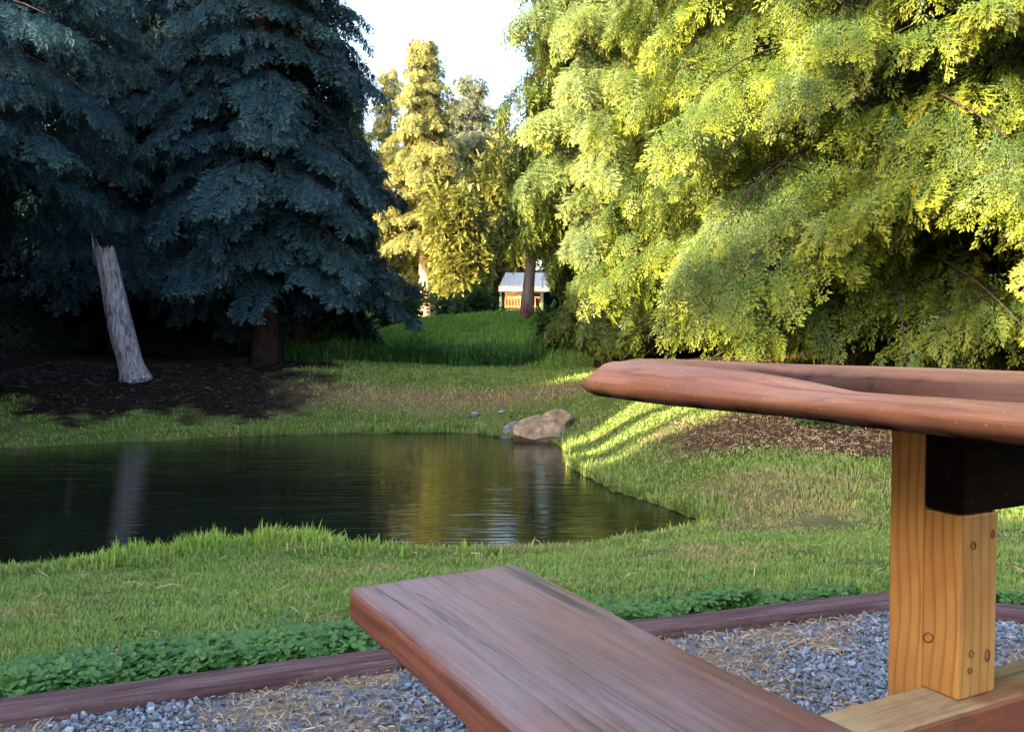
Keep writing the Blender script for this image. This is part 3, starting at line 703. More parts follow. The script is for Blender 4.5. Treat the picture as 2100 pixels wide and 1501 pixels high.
bush(938, 41, 1.7, 6.6, 41, 'leaf_yellow', 'tall yellow green leafy tree lit by the sun beyond the mound', 6000, T_ROUND, .36, FG, 'leafy_tree', 'tree', 'bark_far', clump=22)
bush(1042, 53, 2.7, 11.6, 46, 'leaf_yellow', 'yellow green tree rising behind the cabin roof', 5000, T_ROUND, .45, FG, 'leafy_tree', 'tree', 'bark_far', clump=22)
bush(905, 50, 2.4, 6.0, 47, 'leaf_yellow', 'yellow green tree behind the sunlit conifer trunk', 5000, T_ROUND, .42, FG, 'leafy_tree', 'tree', 'bark_far', clump=20)
bush(830, 34, 1.0, 1.7, 42, 'leaf_yellow', 'yellow green bush beside the far sunlit trunk', 600, T_ROUND, .4)
bush(805, 27, .8, 1.2, 48, 'shrub', 'green bush at the mound end below the dark cedar', 500, T_ROUND, .34)
bush(985, 27.5, .6, .8, 43, 'shrub', 'dark green shrub on top of the mound in front of the cabin deck', 500, T_ROUND, .34)
bush(940, 27, .7, .75, 44, 'shrub', 'low dark shrub on the mound crest below the leafy tree', 420, T_ROUND, .30)
bush(1160, 19.3, .62, 1.05, 45, 'shrub', 'rounded dark green bush at the foot of the weeping cedar', 900, T_ROUND, .26, clump=14)
bush(690, 19.6, .9, .75, 49, 'shrub', 'low green bush under the dark cedar skirts', 600, T_ROUND, .26)
bush(2065, 10.6, .8, .75, 50, 'leaf_yellow', 'low sunlit yellow green bush beyond the table at the picture edge', 700, T_ROUND, .17, 'shrubs near the table', clump=16)
bush(1700, 8.7, .35, .22, 51, 'shrub', 'small weedy plant on the bare earth below the table edge', 160, T_ROUND, .10, 'shrubs near the table')

# ------------------------------------------------------------------ forest behind (copies)
f1 = conifer('forest_tree', (-9.5, 26, h1(-9.5, 26)), 61, 15, .4, cone(16, 3.4, .3, .6), 150, T_LITE, .62, M['forest'], M['bark_dark'], .25, 15, .1, .5, .7, .36)
tag(f1, 'dark conifer of the wood behind the other trees', 'tree', 'conifers of the wood behind')
rng = np.random.default_rng(5)
spots = [(-8.6, 24.0, 1), (-13, 22, 1.1), (-8.2, 28.5, .95), (-17, 24, 1.1), (-20, 19, 1.2), (-11, 27, 1.05),
         (-16, 44, 1.1), (-10, 52, 1.0), (-12, 60, 1.1), (-21, 47, 1.2), (-13, 47, 1.1),
         (7.5, 16.5, 1.0), (10.5, 14.0, 1.05), (6.4, 21.5, 1.05), (10, 20, 1.1), (13.5, 17.5, 1.1), (12.5, 10.5, 1), (4.6, 26, 1), (9, 27, 1.1), (15, 24, 1.2), (18, 14, 1.2), (5.5, 34, 1.1), (11, 34, 1.2), (3.6, 58, .9), (-5.5, 62, .75), (0, 70, .72), (-2.6, 66, .66), (4.6, 72, .8), (9, 48, 1.1), (16, 42, 1.2), (12, 62, 1)]
for x, y, s in spots:
    copy_tree(f1, (x, y, h1(x, y) - .1), rng.uniform(0, 6.28), s * rng.uniform(.94, 1.06))

# ------------------------------------------------------------------ snag
rng = np.random.default_rng(3)
sb = at(283, 776, 14.4); sb[2] = h1(sb[0], sb[1])
root = empty('tree_snag', tuple(sb))
k, n = 48, 60; s = np.linspace(0, 1, n); an = np.linspace(0, 2 * math.pi, k, endpoint=False)
Hs = 2.26
cx = -.56 * s - .10 * np.sin(math.pi * s) * (1 - s) + .0; cy = .05 * s
r0 = np.interp(s, [0, .04, .12, .3, .6, 1], [.27, .24, .205, .195, .182, .150])
AN, S_ = np.meshgrid(an, s)
g = fbm(np.stack([np.cos(AN) * 5.5, np.sin(AN) * 5.5, S_ * 2.4], -1), 2, 4)
rr = r0[:, None] * (1 + .10 * g + .10 * np.cos(AN * 5 + 1) * np.exp(-S_ * 11) + .05 * np.cos(AN * 3))
top = Hs * (1 + .02 * fbm(np.stack([np.cos(an) * 4, np.sin(an) * 4, an * 0], -1), 8)) 
top = np.where(np.abs((an - math.pi + math.pi) % (2 * math.pi) - math.pi) < .28, top, top)
top += np.where(np.abs(an - math.pi) < .20, .13, 0) 
V = np.stack([cx[:, None] + rr * np.cos(AN), cy[:, None] + rr * np.sin(AN), S_ * top[None] - .06], -1).reshape(-1, 3)
i = np.arange(n - 1)[:, None] * k; j = np.arange(k)[None]; j2 = (j + 1) % k
Q = np.stack([i + j, i + j2, i + k + j2, i + k + j], -1).reshape(-1, 4)
V = np.vstack([V, [cx[-1], cy[-1], Hs * .93]]); T3 = [[len(V) - 1, (n - 1) * k + q, (n - 1) * k + (q + 1) % k] for q in range(k)]
b = MB(); b.add(V, Q, T3); b.build('trunk', M['snag'], root, True)
b = MB(); b.tube([(cx[-1] - .125, 0, Hs * .84), (cx[-1] - .145, 0, Hs * .96), (cx[-1] - .185, 0, Hs + .20)], [.035, .024, .004], 6); b.build('splinter', M['snag'], root, True)
tag(root, 'bleached grey broken snag leaning left on the far bank with a splintered top', 'tree stump')

# ------------------------------------------------------------------ rocks
def rock(name, c, size, seed, mat, label, rz=0, cut=.35, group=None):
    import bmesh
    bm = bmesh.new(); bmesh.ops.create_icosphere(bm, subdivisions=5, radius=1.0)
    P = np.array([v.co[:] for v in bm.verts]); rng = np.random.default_rng(seed)
    for _ in range(13):
        nn = nrm(rng.normal(size=3)); dd = rng.uniform(.46, .80); ex = np.maximum(P @ nn - dd, 0); P = P - ex[:, None] * nn * .985
    P = P * (1 + .05 * fbm(P * 2.5, seed, 4)[:, None] + .02 * fbm(P * 9, seed + 7, 3)[:, None])
    P = P * np.array(size)
    f = np.array([[v.index for v in q.verts] for q in bm.faces]); bm.free()
    o = np_mesh(name, P, [f], M[mat], None, None, False)
    o.location = c; o.rotation_euler = (0, 0, rz)
    return tag(o, label, 'rock', group)
zz = WZ
RK = 'rocks on the pond bank'
p = at_z(1112, 908, WZ); rock('boulder', (p[0], p[1] + .22, WZ + .10), (.39, .32, .26), 22, 'rock', 'large tan boulder at the water edge with a flat top', .25, group=RK)
p = at_z(1055, 902, WZ); rock('boulder', (p[0], p[1] + .30, WZ + .08), (.20, .24, .19), 31, 'rock_dark', 'smaller dark boulder at the water on the pond side of the tan boulder', 1.1, group=RK)
p = at(1145, 862, 11.6); rock('boulder', (p[0], p[1], h1(p[0], p[1]) + .06), (.27, .24, .19), 17, 'rock', 'upper brown boulder resting on the bank above the tan boulder', 2.0, group=RK)
p = at(972, 860, 12.7); rock('stone', (p[0], p[1], h1(p[0], p[1]) + .035), (.085, .06, .055), 5, 'rock_pale', 'small pale stone alone in the bank grass beyond the water', .4, group=RK)
p = at(1030, 856, 12.7); rock('stone', (p[0], p[1], h1(p[0], p[1]) + .015), (.08, .05, .04), 6, 'rock_pale', 'flat pale stone in the grass behind the dark boulder', .9, group=RK)

# ------------------------------------------------------------------ cabin
cbase = at(1078, 640, 47)
root = empty('cabin', (cbase[0], 47, 0)); gz = h1(cbase[0], 47)
zt = lambda py: at(1050, py, 47)[2]
px = lambda q: at_x(q, 47) - cbase[0]
x0, x1 = px(1036), px(1112)
fl, ev, rd = zt(636), zt(590), zt(560)
b = MB(); b.box((x0, 0, fl + .06), (x1, 3.2, ev - .02)); b.build('wall', M['siding'], root)
b = MB(); b.box((x0 + .02, -.03, fl + .55), (px(1072), -.003, ev - .25)); b.build('wall_panel', M['panel'], root)
b = MB(); V = []; 
b.add([(px(1024), -.95, ev), (x1 + .4, -.95, ev), (x1 + .4, 1.5, rd + .12), (px(1037), 1.5, rd + .12), (px(1024), -.95, ev - .06), (x1 + .4, -.95, ev - .06), (x1 + .4, 1.5, rd + .06), (px(1037), 1.5, rd + .06)],
      [[0, 1, 2, 3], [7, 6, 5, 4], [0, 4, 5, 1], [3, 2, 6, 7], [0, 3, 7, 4], [1, 5, 6, 2]])
b.add([(px(1037), 1.51, rd + .12), (x1 + .4, 1.51, rd + .12), (x1 + .4, 4, ev), (px(1030), 4, ev), (px(1037), 1.51, rd + .06), (x1 + .4, 1.51, rd + .06), (x1 + .4, 4, ev - .06), (px(1030), 4, ev - .06)],
      [[0, 1, 2, 3], [7, 6, 5, 4], [0, 4, 5, 1], [3, 2, 6, 7], [0, 3, 7, 4], [1, 5, 6, 2]])
for q in range(14):
    f0 = q / 13; xa = px(1025.5) + (x1 + .3 - px(1025.5)) * f0; xb = px(1037.5) + (x1 + .3 - px(1037.5)) * f0
    b.tube([(xa, -.94, ev + .02), (xb, 1.49, rd + .14)], .025, 4)
b.build('roof', M['roof'], root)
b = MB(); b.box((px(1023.5), -1.02, ev - .26), (x1 + .42, -.955, ev + .03)); b.build('fascia', M['fascia'], root)
b = MB(); b.box((px(1024), -1.3, fl - .22), (x1, 0, fl)); 
b.build('deck', M['deck'], root)
for q in (1027, 1110):
    b = MB(); b.box((px(q) - .06, -1.25, gz - .2), (px(q) + .06, -1.13, ev - .27)); b.build('porch_post', M['deck'], root)
b = MB(); b.box((px(1036), -1.24, fl + .62), (x1, -1.16, fl + .68)); b.box((px(1036), -1.24, fl + .12), (x1, -1.16, fl + .16))
for q in np.arange(px(1036), x1, .16): b.box((q, -1.22, fl + .16), (q + .035, -1.18, fl + .62))
b.build('railing', M['siding'], root)
b = MB(); b.box((px(1088), -.05, fl + .4), (px(1105), -.004, ev - .35)); b.build('window', M['window'], root)
tag(root, 'small wooden cabin with a pale metal roof seen beyond the grassy mound', 'cabin')
# little orange fence on the mound crest
b = MB(); o_ = at(975, 640, 29); xw = at_x(995, 29) - at_x(975, 29)
g0 = h1(o_[0], 29)
root = empty('wooden_fence', (o_[0], 29, g0))
for q in (0, xw): 
    b = MB(); b.box((q - .03, -.03, -.1), (q + .03, .03, .42)); b.build('post', M['orange'], root)
b = MB(); b.box((-.1, -.055, .28), (xw + .1, -.032, .36)); b.build('rail', M['orange'], root)
tag(root, 'short orange wooden fence rail among the shrubs on the mound crest', 'fence')
# pink flowering plant by the grey trunk
b_ = bushy('flowering_plant', (at_x(1082, 22.3), 22.3, h1(at_x(1082, 22.3), 22.3)), 77, .10, .10, .42, 90, T_ROUND, .07, M['pink'], M['twig']); tag(b_, 'small pink flowering plant beside the grey pink trunk', 'plant')

# ------------------------------------------------------------------ timber edging
def slab(L, Wd, T, r, name, mat, parent, nl=40, nw=6, edge=.0, seed=0, taper=0, ends=.012, wave=.0):
    """plank: X along, Y across, top at z = 0; rounded edges that wander a little"""
    rng = np.random.default_rng(seed); ph = rng.uniform(0, 6.28, 8)
    pr = []
    y_, z_ = Wd / 2, 0
    for q in range(nw + 1): pr.append((-Wd / 2 + r + (Wd - 2 * r) * q / nw, 0))
    for q in range(1, 6): a = math.pi / 2 * (1 - q / 5); pr.append((Wd / 2 - r + r * math.cos(a), -r + r * math.sin(a)))
    pr.append((Wd / 2, -T / 2))
    for q in range(0, 6): a = -math.pi / 2 * q / 5; pr.append((Wd / 2 - r + r * math.cos(a), -T + r + r * math.sin(a)))
    for q in range(1, nw + 1): pr.append((Wd / 2 - r - (Wd - 2 * r) * q / nw, -T))
    for q in range(1, 6): a = -math.pi / 2 - math.pi / 2 * q / 5; pr.append((-Wd / 2 + r + r * math.cos(a), -T + r + r * math.sin(a)))
    pr.append((-Wd / 2, -T / 2))
    for q in range(0, 5): a = math.pi - math.pi / 2 * q / 5; pr.append((-Wd / 2 + r + r * math.cos(a), -r + r * math.sin(a)))
    pr = np.array(pr); k = len(pr)
    xs = np.concatenate([[0, ends * .3, ends], np.linspace(ends * 2, L - ends * 2, nl), [L - ends, L - ends * .3, L]])
    sh = np.concatenate([[1 - 1.0 * ends / (T / 2), 1 - .35 * ends / (T / 2), 1 - .06 * ends / (T / 2)], np.ones(nl), [1 - .06 * ends / (T / 2), 1 - .35 * ends / (T / 2), 1 - 1.0 * ends / (T / 2)]])
    V = []
    for x, s_ in zip(xs, sh):
        e = edge * np.array([math.sin(x * 5 + ph[0]) + .6 * math.sin(x * 11 + ph[1]), math.sin(x * 4.3 + ph[2]) + .6 * math.sin(x * 9 + ph[3])])
        yy = pr[:, 0] * 1.0; zz_ = pr[:, 1] + T / 2
        inset = (1 - s_) * T / 2
        yy = np.sign(yy) * np.maximum(np.abs(yy) - inset * (np.abs(yy) > Wd / 2 - r - 1e-6), 0); zz_ = zz_ * s_
        yy = np.where(yy > 0, yy + e[0], yy + e[1])
        V.append(np.stack([np.full(k, x) , yy, zz_ - T / 2 + wave * math.sin(x * 3 + ph[4])], 1))
    V = np.array(V); V = V + edge * .18 * fbm(V * np.array([4, 30, 30]), seed)[..., None] * np.array([0, .5, 1])
    n = len(xs); V = V.reshape(-1, 3)
    i = np.arange(n - 1)[:, None] * k; j = np.arange(k)[None]; j2 = (j + 1) % k
    Q = np.stack([i + j, i + k + j, i + k + j2, i + j2], -1).reshape(-1, 4)
    V = np.vstack([V, [xs[0], 0, -T / 2], [xs[-1], 0, -T / 2]])
    T3 = [[len(V) - 2, q, (q + 1) % k] for q in range(k)] + [[len(V) - 1, (n - 1) * k + (q + 1) % k, (n - 1) * k + q] for q in range(k)]
    b = MB(); b.add(V, Q, T3)
    return b.build(name, mat, parent, True)
def edging(a, b_, label, seed, ext0=0, ext1=0):
    a = np.array(a); b_ = np.array(b_); d = b_ - a; L = np.linalg.norm(d); d /= L; a = a - d * ext0; L += ext0 + ext1
    nvec = np.array([-d[1], d[0]]); c = a + nvec * .045
    o = slab(L, .088, .085, .014, 'edging_timber', M['timber'], None, 60, 4, .0035, seed)
    o.location = (c[0], c[1], .036); o.rotation_euler = (0, 0, math.atan2(d[1], d[0]))
    tag(o, label, 'edging', 'timbers edging the gravel')
edging(E0, E1b, 'weathered purple brown edging timber between clover and gravel left of the bench', 1, 0, -.01)
edging(E1b, E2, 'weathered edging timber running behind the bench to the pine post', 2, .0, .04)
edging(E2, E2 + (E3 - E2) * 3.0, 'edging timber turning the corner behind the pine post', 3, -.10, 0)

# ------------------------------------------------------------------ picnic table
tl_b = at_z(1181, 803, .70)                 # table: near corner of the underside, left end
tr_b = at_z(2100, 905, .70)
uv = nrm((tr_b - tl_b)[:2]); nv = np.array([-uv[1], uv[0]])           # along the slab towards the viewer; across it, away from the viewer
ang = math.atan2(uv[1], uv[0])
table = empty('picnic_table', (tl_b[0], tl_b[1], 0), ang)
table_M = np.array(Matrix.Translation((tl_b[0], tl_b[1], 0)) @ Matrix.Rotation(ang, 4, 'Z'))
def to_local(p):
    d = np.asarray(p, float) - np.array([tl_b[0], tl_b[1], 0]); return np.array([d[:2] @ uv, d[:2] @ nv, d[2]])
# tabletop: cross sections swept along x; y runs across (0 = near live edge)
Lt, Wt = 1.9, .72
n = 110; xs = np.concatenate([[0, .003, .010, .02], np.linspace(.032, Lt, n)])
def lerp(x, a, b): return np.interp(x, a, b)
secs = []
for x in xs:
    wv_ = .006 * math.sin(x * 7) + .004 * math.sin(x * 17 + 1)
    top = .750; far = .727
    rim_z = lerp(x, [0, .18, .34, .48, .7, 1.9], [.746, .747, .742, .728, .727, .727])
    rim_y = lerp(x, [0, .18, .34, .48, .8, 1.9], [.035, .035, .034, .038, .045, .045]) + wv_
    tr_z = lerp(x, [0, .14, .22, .32, .5, .7, 1.9], [.747, .7465, .730, .712, .720, .724, .724]) + .0025 * math.sin(x * 19)
    tr_y = lerp(x, [0, .14, .3, .42, .7, 1.9], [.065, .08, .095, .095, .085, .085]) + wv_ * .7
    in_y = tr_y + lerp(x, [0, .2, .4, 1.9], [.06, .05, .022, .028]) + .006 * math.sin(x * 23)
    topz = lerp(x, [0, .3, 1.9], [.7475, .7465, .748])
    s_ = [(0.0 + wv_ * .6, .712), (.004 + wv_, .722), (.014 + wv_, rim_z - .012), (rim_y * .75, rim_z - .002), (rim_y, rim_z), (rim_y + .014, rim_z - .001 - max(0, (rim_z - tr_z)) * .25),
          (tr_y, tr_z), (tr_y + .010, tr_z + .001), (in_y, tr_z * .35 + topz * .65), (in_y + .015, topz), (.30, topz - .006), (.50, topz - .014), (Wt - .02, far), (Wt, far - .008), (Wt, .70), (Wt - .02, .688),
          (.40, .690), (.06, .692), (.02, .694), (.004 + wv_ * .5, .702)]
    secs.append(s_)
secs = np.array(secs); k = secs.shape[1]
V = np.concatenate([np.broadcast_to(xs[:, None, None], (len(xs), k, 1)), secs], 2).copy()
cz_ = .718
for q, f0 in ((0, .55), (1, .80), (2, .93), (3, .985)):
    V[q, :, 2] = cz_ + (V[q, :, 2] - cz_) * f0
    V[q, :, 1] = .36 + (V[q, :, 1] - .36) * (1 - (1 - f0) * .05)
# the sawn end leans: lower edge reaches further out
V[:, :, 0] += np.clip((V[:, :, 2] - .695), 0, .06) * .5 * np.exp(-V[:, :, 0] * 20)
V[:, :, 2] += .0016 * fbm(V * np.array([5, 40, 40]), 4)
V[:, :, 1] += .002 * fbm(V * np.array([6, 25, 25]), 6)
nn = len(xs); V = V.reshape(-1, 3)
i = np.arange(nn - 1)[:, None] * k; j = np.arange(k)[None]; j2 = (j + 1) % k
Q = np.stack([i + j, i + j2, i + k + j2, i + k + j], -1).reshape(-1, 4)
V = np.vstack([V, [.001, .36, cz_], [Lt, .36, cz_]])
T3 = [[len(V) - 2, (q + 1) % k, q] for q in range(k)] + [[len(V) - 1, (nn - 1) * k + q, (nn - 1) * k + (q + 1) % k] for q in range(k)]
prof = np.array([.35, .1, 0, 0, .0, .75, 1.0, 1.0, .9, .25, 0, 0, 0, .3, .8, 1, 1, 1, 1, .8])
bk = prof[None] * np.where(np.isin(np.arange(k), (5, 6, 7, 8, 9))[None], np.interp(xs, [0, .12, .24, .42, .6, 1.9], [0, .15, 1, 1, .85, .7])[:, None], 1)
bk = np.concatenate([bk.ravel(), [0, 0]])
b = MB(); b.add(V, Q, T3); o = b.build('tabletop', M['table'], table, True, {'bark': bk})
o['label'] = 'thick reddish brown slab with a curling live edge'
# bench
ZB = .41
bl, bf = at_z(703, 1193, ZB)[:2], at_z(1067, 1160, ZB)[:2]
nl_, fr_ = at_z(1055, 1500, ZB)[:2], at_z(1800, 1500, ZB)[:2]
bd = nrm(nrm(nl_ - bl) + nrm(fr_ - bf)); bw = abs((bf - bl) @ np.array([-bd[1], bd[0]]))
bc = (bl + bf) / 2
LB = to_local((bc[0], bc[1], ZB)); bang = math.atan2(bd @ nv, bd @ uv)
o = slab(1.9, bw + .004, .052, .013, 'bench_seat', M['bench'], table, 60, 14, .0035, 8, ends=.010)
o.location = tuple(LB); o.rotation_euler = (0, 0, bang)
o['label'] = 'smooth thick bench plank with dark grain lines'
# posts: front corner and its neighbours
ZBEAM = .352
fc = to_local(at_z(1965, 1437, ZBEAM))
pw, pdp = .050, .068
for nm_, off, ztop_ in (('front', 0, .572), ('back', -pw - .0015, .688)):
    b = MB(); b.box((-pw, 0, ZBEAM if off == 0 else .24), (0, pdp, ztop_), None, .003)
    o = b.build('post', M['post'], table)
    o.location = (fc[0] + off, fc[1] + (0 if off == 0 else .003), 0)
    o['label'] = 'short front pine post under the cross beam' if off == 0 else 'taller pine post reaching the tabletop'
    if off == 0:
        for kx, (yy, zz_, r_) in ((0, (-.0005, .415, .0065)), (1, (.022, .405, .0045)), (1, (.052, .398, .006)), (1, (.020, .385, .004)), (1, (.022, .535, .005)), (1, (.058, .545, .004))):
            aa = np.linspace(0, 2 * math.pi, 15); ks = MB()
            rp = r_ * (1 + .18 * np.sin(aa * 2 + yy * 90))
            if kx == 0: ks.tube(np.stack([-pw * .82 + np.cos(aa) * rp, np.full(15, yy), zz_ + np.sin(aa) * rp * .9], 1), .0011, 5, False)
            else: ks.tube(np.stack([np.full(15, .0004), yy + np.cos(aa) * rp * .7, zz_ + np.sin(aa) * rp], 1), .0012, 5, False)
            ks.build('knot', M['knot'], o, True)
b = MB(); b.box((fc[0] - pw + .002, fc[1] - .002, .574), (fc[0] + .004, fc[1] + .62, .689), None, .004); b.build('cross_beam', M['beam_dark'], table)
b = MB(); b.box((-pw - .001, -1.0, ZBEAM - .10), (.022, .60, ZBEAM - .001), None, .005)
o = b.build('foot_beam', M['beam'], table); o.location = (fc[0], fc[1], 0)
bl_ = MB(); pb = (.022, .045, ZBEAM - .055)
bl_.tube([(pb[0] - .01, pb[1], pb[2]), (pb[0] + .008, pb[1], pb[2])], .012, 6); bl_.tube([(pb[0] + .007, pb[1], pb[2]), (pb[0] + .016, pb[1], pb[2])], .0055, 8); bl_.build('bolt', M['bolt'], o)
for yy in (-.52, .42):
    b = MB(); b.box((fc[0] - pw, fc[1] + yy, .0), (fc[0] + .02, fc[1] + yy + .09, ZBEAM - .101), None, .004); b.build('leg', M['beam'], table)
# second trestle further along the table, behind the viewer
for dx in (1.05,):
    b = MB(); b.box((fc[0] + dx - .10, fc[1], .0), (fc[0] + dx, fc[1] + .09, .689), None, .004); b.build('leg', M['post'], table)
    b = MB(); b.box((fc[0] + dx - .10, fc[1] - .6, .0), (fc[0] + dx, fc[1] - .51, .357), None, .004); b.build('leg', M['post'], table)
tag(table, 'rustic picnic table of reddish live edge slabs with a plank bench on the gravel', 'picnic table')

# ------------------------------------------------------------------ grass
def in_view(n, d0, d1, rng, power, um=.72, u0=None):
    """points in the wedge the camera sees, plus a margin, density ~ d^-power"""
    e = 2 - power
    u = rng.uniform(size=n)
    d = d0 * (d1 / d0) ** u if abs(e) < 1e-6 else (d0 ** e + u * (d1 ** e - d0 ** e)) ** (1 / e)
    x = rng.uniform(-1, 1, n) * (um * d + .9)
    return x, d
def blades(name, x, y, z, ln, wd, rng, mat, dry, lean=.5, rnd=None):
    n = len(x); a = rng.uniform(0, 6.283, n); l_ = np.abs(rng.normal(size=n)) * lean
    dx, dy = np.cos(a), np.sin(a); fx, fy = -dy, dx
    ln = ln * np.ones(n); hw = wd * np.ones(n) / 2
    bend = np.clip(l_, 0, 1.3)
    P0 = np.stack([x, y, z], 1); s1 = np.stack([fx * hw, fy * hw, 0 * hw], 1)
    m1 = P0 + np.stack([dx * ln * .22 * bend, dy * ln * .22 * bend, ln * .55 * np.cos(bend * .5)], 1)
    tp = P0 + np.stack([dx * ln * .8 * bend, dy * ln * .8 * bend, ln * np.cos(bend * .95) * .95], 1)
    tp[:, 2] = np.maximum(tp[:, 2], P0[:, 2] + .004)
    V = np.stack([P0 - s1, P0 + s1, m1 + s1 * .85, m1 - s1 * .85, tp], 1).reshape(-1, 3)
    k = np.arange(n)[:, None] * 5
    r = rng.uniform(size=n) if rnd is None else rnd
    o = np_mesh(name, V, [k + np.array([[0, 1, 2, 3]]), k + np.array([[3, 2, 4]])], mat, None,
                {'rnd': np.repeat(r, 5), 'tip': np.tile([0, 0, .5, .5, 1], n), 'dry': np.repeat(dry, 5)})
    return o
rng = np.random.default_rng(77)
x, y = in_view(560000, 1.55, 17.8, rng, 1.85, .70)
P2 = np.stack([x, y], 1); sd = poly_sd(P2, SH); pd = poly_sd(P2, PATIO); sm = soil_mask(x, y); dm = dry_mask(x, y)
occ = (y < 1.3)
keep = (sd > .0) & (pd > .10) & (rng.uniform(size=len(x)) > sm * .93) & ~occ & ((y < 17.6))
keep &= rng.uniform(size=len(x)) > shade_soil_mask(x, y) * 1.25
x, y, sd, dm, pd = x[keep], y[keep], sd[keep], dm[keep], pd[keep]
z = H(x, y)
pn = fbm(np.stack([x * 1.1, y * 1.1, x * 0], -1), 31); pn2 = fbm(np.stack([x * 5, y * 5, x * 0], -1), 33)
ln = (.034 + .014 * pn + .012 * pn2 + .010 * rng.normal(size=len(x))).clip(.014, .1) * (1 + np.clip(y - 9, 0, 6) * .06)
ln = np.where(sd < .25, ln * 1.5, ln)
tag(blades('grass', x, y, z - .004, ln, .0024 + .0011 * y, rng, M['grass'], np.clip(dm * .9 + rng.normal(size=len(x)) * .25 + .08, 0, 1), .62), kind='stuff')
# longer bright grass along the near shore
n = 5200
seg = np.array([at_z(a, b_, WZ)[:2] for a, b_ in ((-160, 1192), (0, 1180), (150, 1168), (300, 1152), (450, 1128), (560, 1116), (640, 1116), (720, 1124), (800, 1132), (1000, 1138), (1200, 1132), (1320, 1107), (1440, 1084))])
wgt = np.array([1, 1, 1, 1, 1, 1, .6, .35, .25, .2, .25, .3])
si = rng.choice(12, n, p=wgt / wgt.sum()); tt = rng.uniform(size=n); bp = seg[si] * (1 - tt[:, None]) + seg[si + 1] * tt[:, None]
x = bp[:, 0] + rng.normal(size=n) * .02; y = bp[:, 1] - np.abs(rng.normal(size=n)) * .20
cl_ = fbm(np.stack([x * 4, y * 0, x * 0], -1), 3)
ln = (.068 + .045 * cl_ + .026 * rng.normal(size=n)).clip(.03, .2)
tag(blades('tall_grass', x, y, H(x, y) - .005, ln, .011, rng, M['tall_grass'], np.clip(.55 + rng.normal(size=n) * .35, 0, 1), .55, np.clip(.7 + rng.normal(size=n) * .25, 0, 1)), kind='stuff')
# tufts on the right hand bank and the far bank
n = 9000; k = rng.integers(0, len(shore) - 14, n); kk = 12 + k % 12; tt = rng.uniform(size=n)
bp = SH[kk] * (1 - tt[:, None]) + SH[(kk + 1)] * tt[:, None]; off = np.abs(rng.normal(size=n)) * .16
cx0 = np.array([-1.5, 9.0]); dirn = nrm(bp - cx0); bp = bp + dirn * off[:, None]
cl_ = fbm(np.stack([bp[:, 0] * 3, bp[:, 1] * 3, bp[:, 0] * 0], -1), 13); kp = cl_ > -.25; bp = bp[kp]; cl_ = cl_[kp]; n = len(bp)
tag(blades('bank_grass', bp[:, 0], bp[:, 1], H(bp[:, 0], bp[:, 1]) - .005, (.07 + .05 * cl_ + .03 * rng.normal(size=n)).clip(.03, .2), .012, rng, M['grass'], np.clip(.15 + rng.normal(size=n) * .3, 0, 1), .6), kind='stuff')
# meadow grass on the mound and the darker tall strip at its foot
n = 70000
x = rng.uniform(-4.5, 3.6, n); y = rng.uniform(17.6, 26, n)
z = H(x, y); strip = (y < 18.9 + .35 * fbm(np.stack([x, x * 0, x * 0], -1), 4)) & (x < .45) & (y > 17.75 + .12 * x * 0)
kp = ~strip & ((y > 18.6) | (x > .2)) & (rng.uniform(size=n) < np.where(y > 23.5, .4, 1))
cl_ = fbm(np.stack([x * 1.6, y * 1.6, x * 0], -1), 14)
ln = .10 + .05 * cl_ + .04 * rng.normal(size=n); g = kp; ng = g.sum()
tag(blades('meadow_grass', x[g], y[g], z[g] - .01, ln[g].clip(.05, .6), .024, rng, M['tall_grass'], np.clip(.1 + .2 * cl_[g] + rng.normal(size=ng) * .2, 0, 1), .5, np.clip(.5 + rng.normal(size=ng) * .25, 0, 1)), kind='stuff')
n = 15000; x = np.minimum(rng.uniform(-4.7, .45, n) + rng.normal(size=n) * .2, rng.uniform(-.6, 1.1, n) + 2.2 * (rng.uniform(size=n) < .0) + .3); y = 17.75 + np.abs(rng.normal(size=n)) * .5 + .25 * fbm(np.stack([x, x * 0, x * 0], -1), 4)
cl_ = fbm(np.stack([x * 1.4, y * 1.4, x * 0], -1), 15)
tag(blades('sedge_grass', x, y, H(x, y) - .01, (.34 + .15 * cl_ + .06 * rng.normal(size=n)).clip(.08, .7), .026, rng, M['sedge'], np.zeros(n), .6, np.clip(.4 + .3 * cl_ + rng.normal(size=n) * .25, 0, 1)), kind='stuff')

# clover strip against the timbers
n = 15000
e0, e1, e2, e3 = E0, E1, E2, E2 + (E3 - E2) * 2
ts = rng.uniform(size=n); on = rng.choice(3, n, p=[.52, .38, .10])
A0 = np.array([e0, e1, e2])[on]; B0 = np.array([e1, e2, e3])[on]
dd = nrm(B0 - A0); nvv = np.stack([-dd[:, 1], dd[:, 0]], 1)
base = A0 + (B0 - A0) * ts[:, None]
wid = np.where(on == 0, .50, .34) * (1 + .35 * fbm(np.stack([base[:, 0] * 3, base[:, 1] * 0, base[:, 0] * 0], -1), 6))
off = .11 + np.where(rng.uniform(size=n) < .8, rng.uniform(size=n) ** 1.15, rng.exponential(.75, n)) * wid
base = base + nvv * off[:, None]
hgt = (.055 + .03 * fbm(np.stack([base[:, 0] * 5, base[:, 1] * 5, base[:, 0] * 0], -1), 8) + .016 * rng.normal(size=n)).clip(.012, .12) * .62 * np.clip(1.25 - (off - .1) / wid, .3, 1.1) * np.clip((off - .08) / .06, .45, 1)
pz = H(base[:, 0], base[:, 1]) + hgt
c3 = np.c_[base, pz]; a0 = rng.uniform(0, 6.283, n); nz = nrm(np.array([0, -.15, 1.0]) + rng.normal(size=(n, 3)) * .38)
tx = nrm(np.cross(nz, np.stack([np.cos(a0), np.sin(a0), a0 * 0], 1))); ty = np.cross(nz, tx)
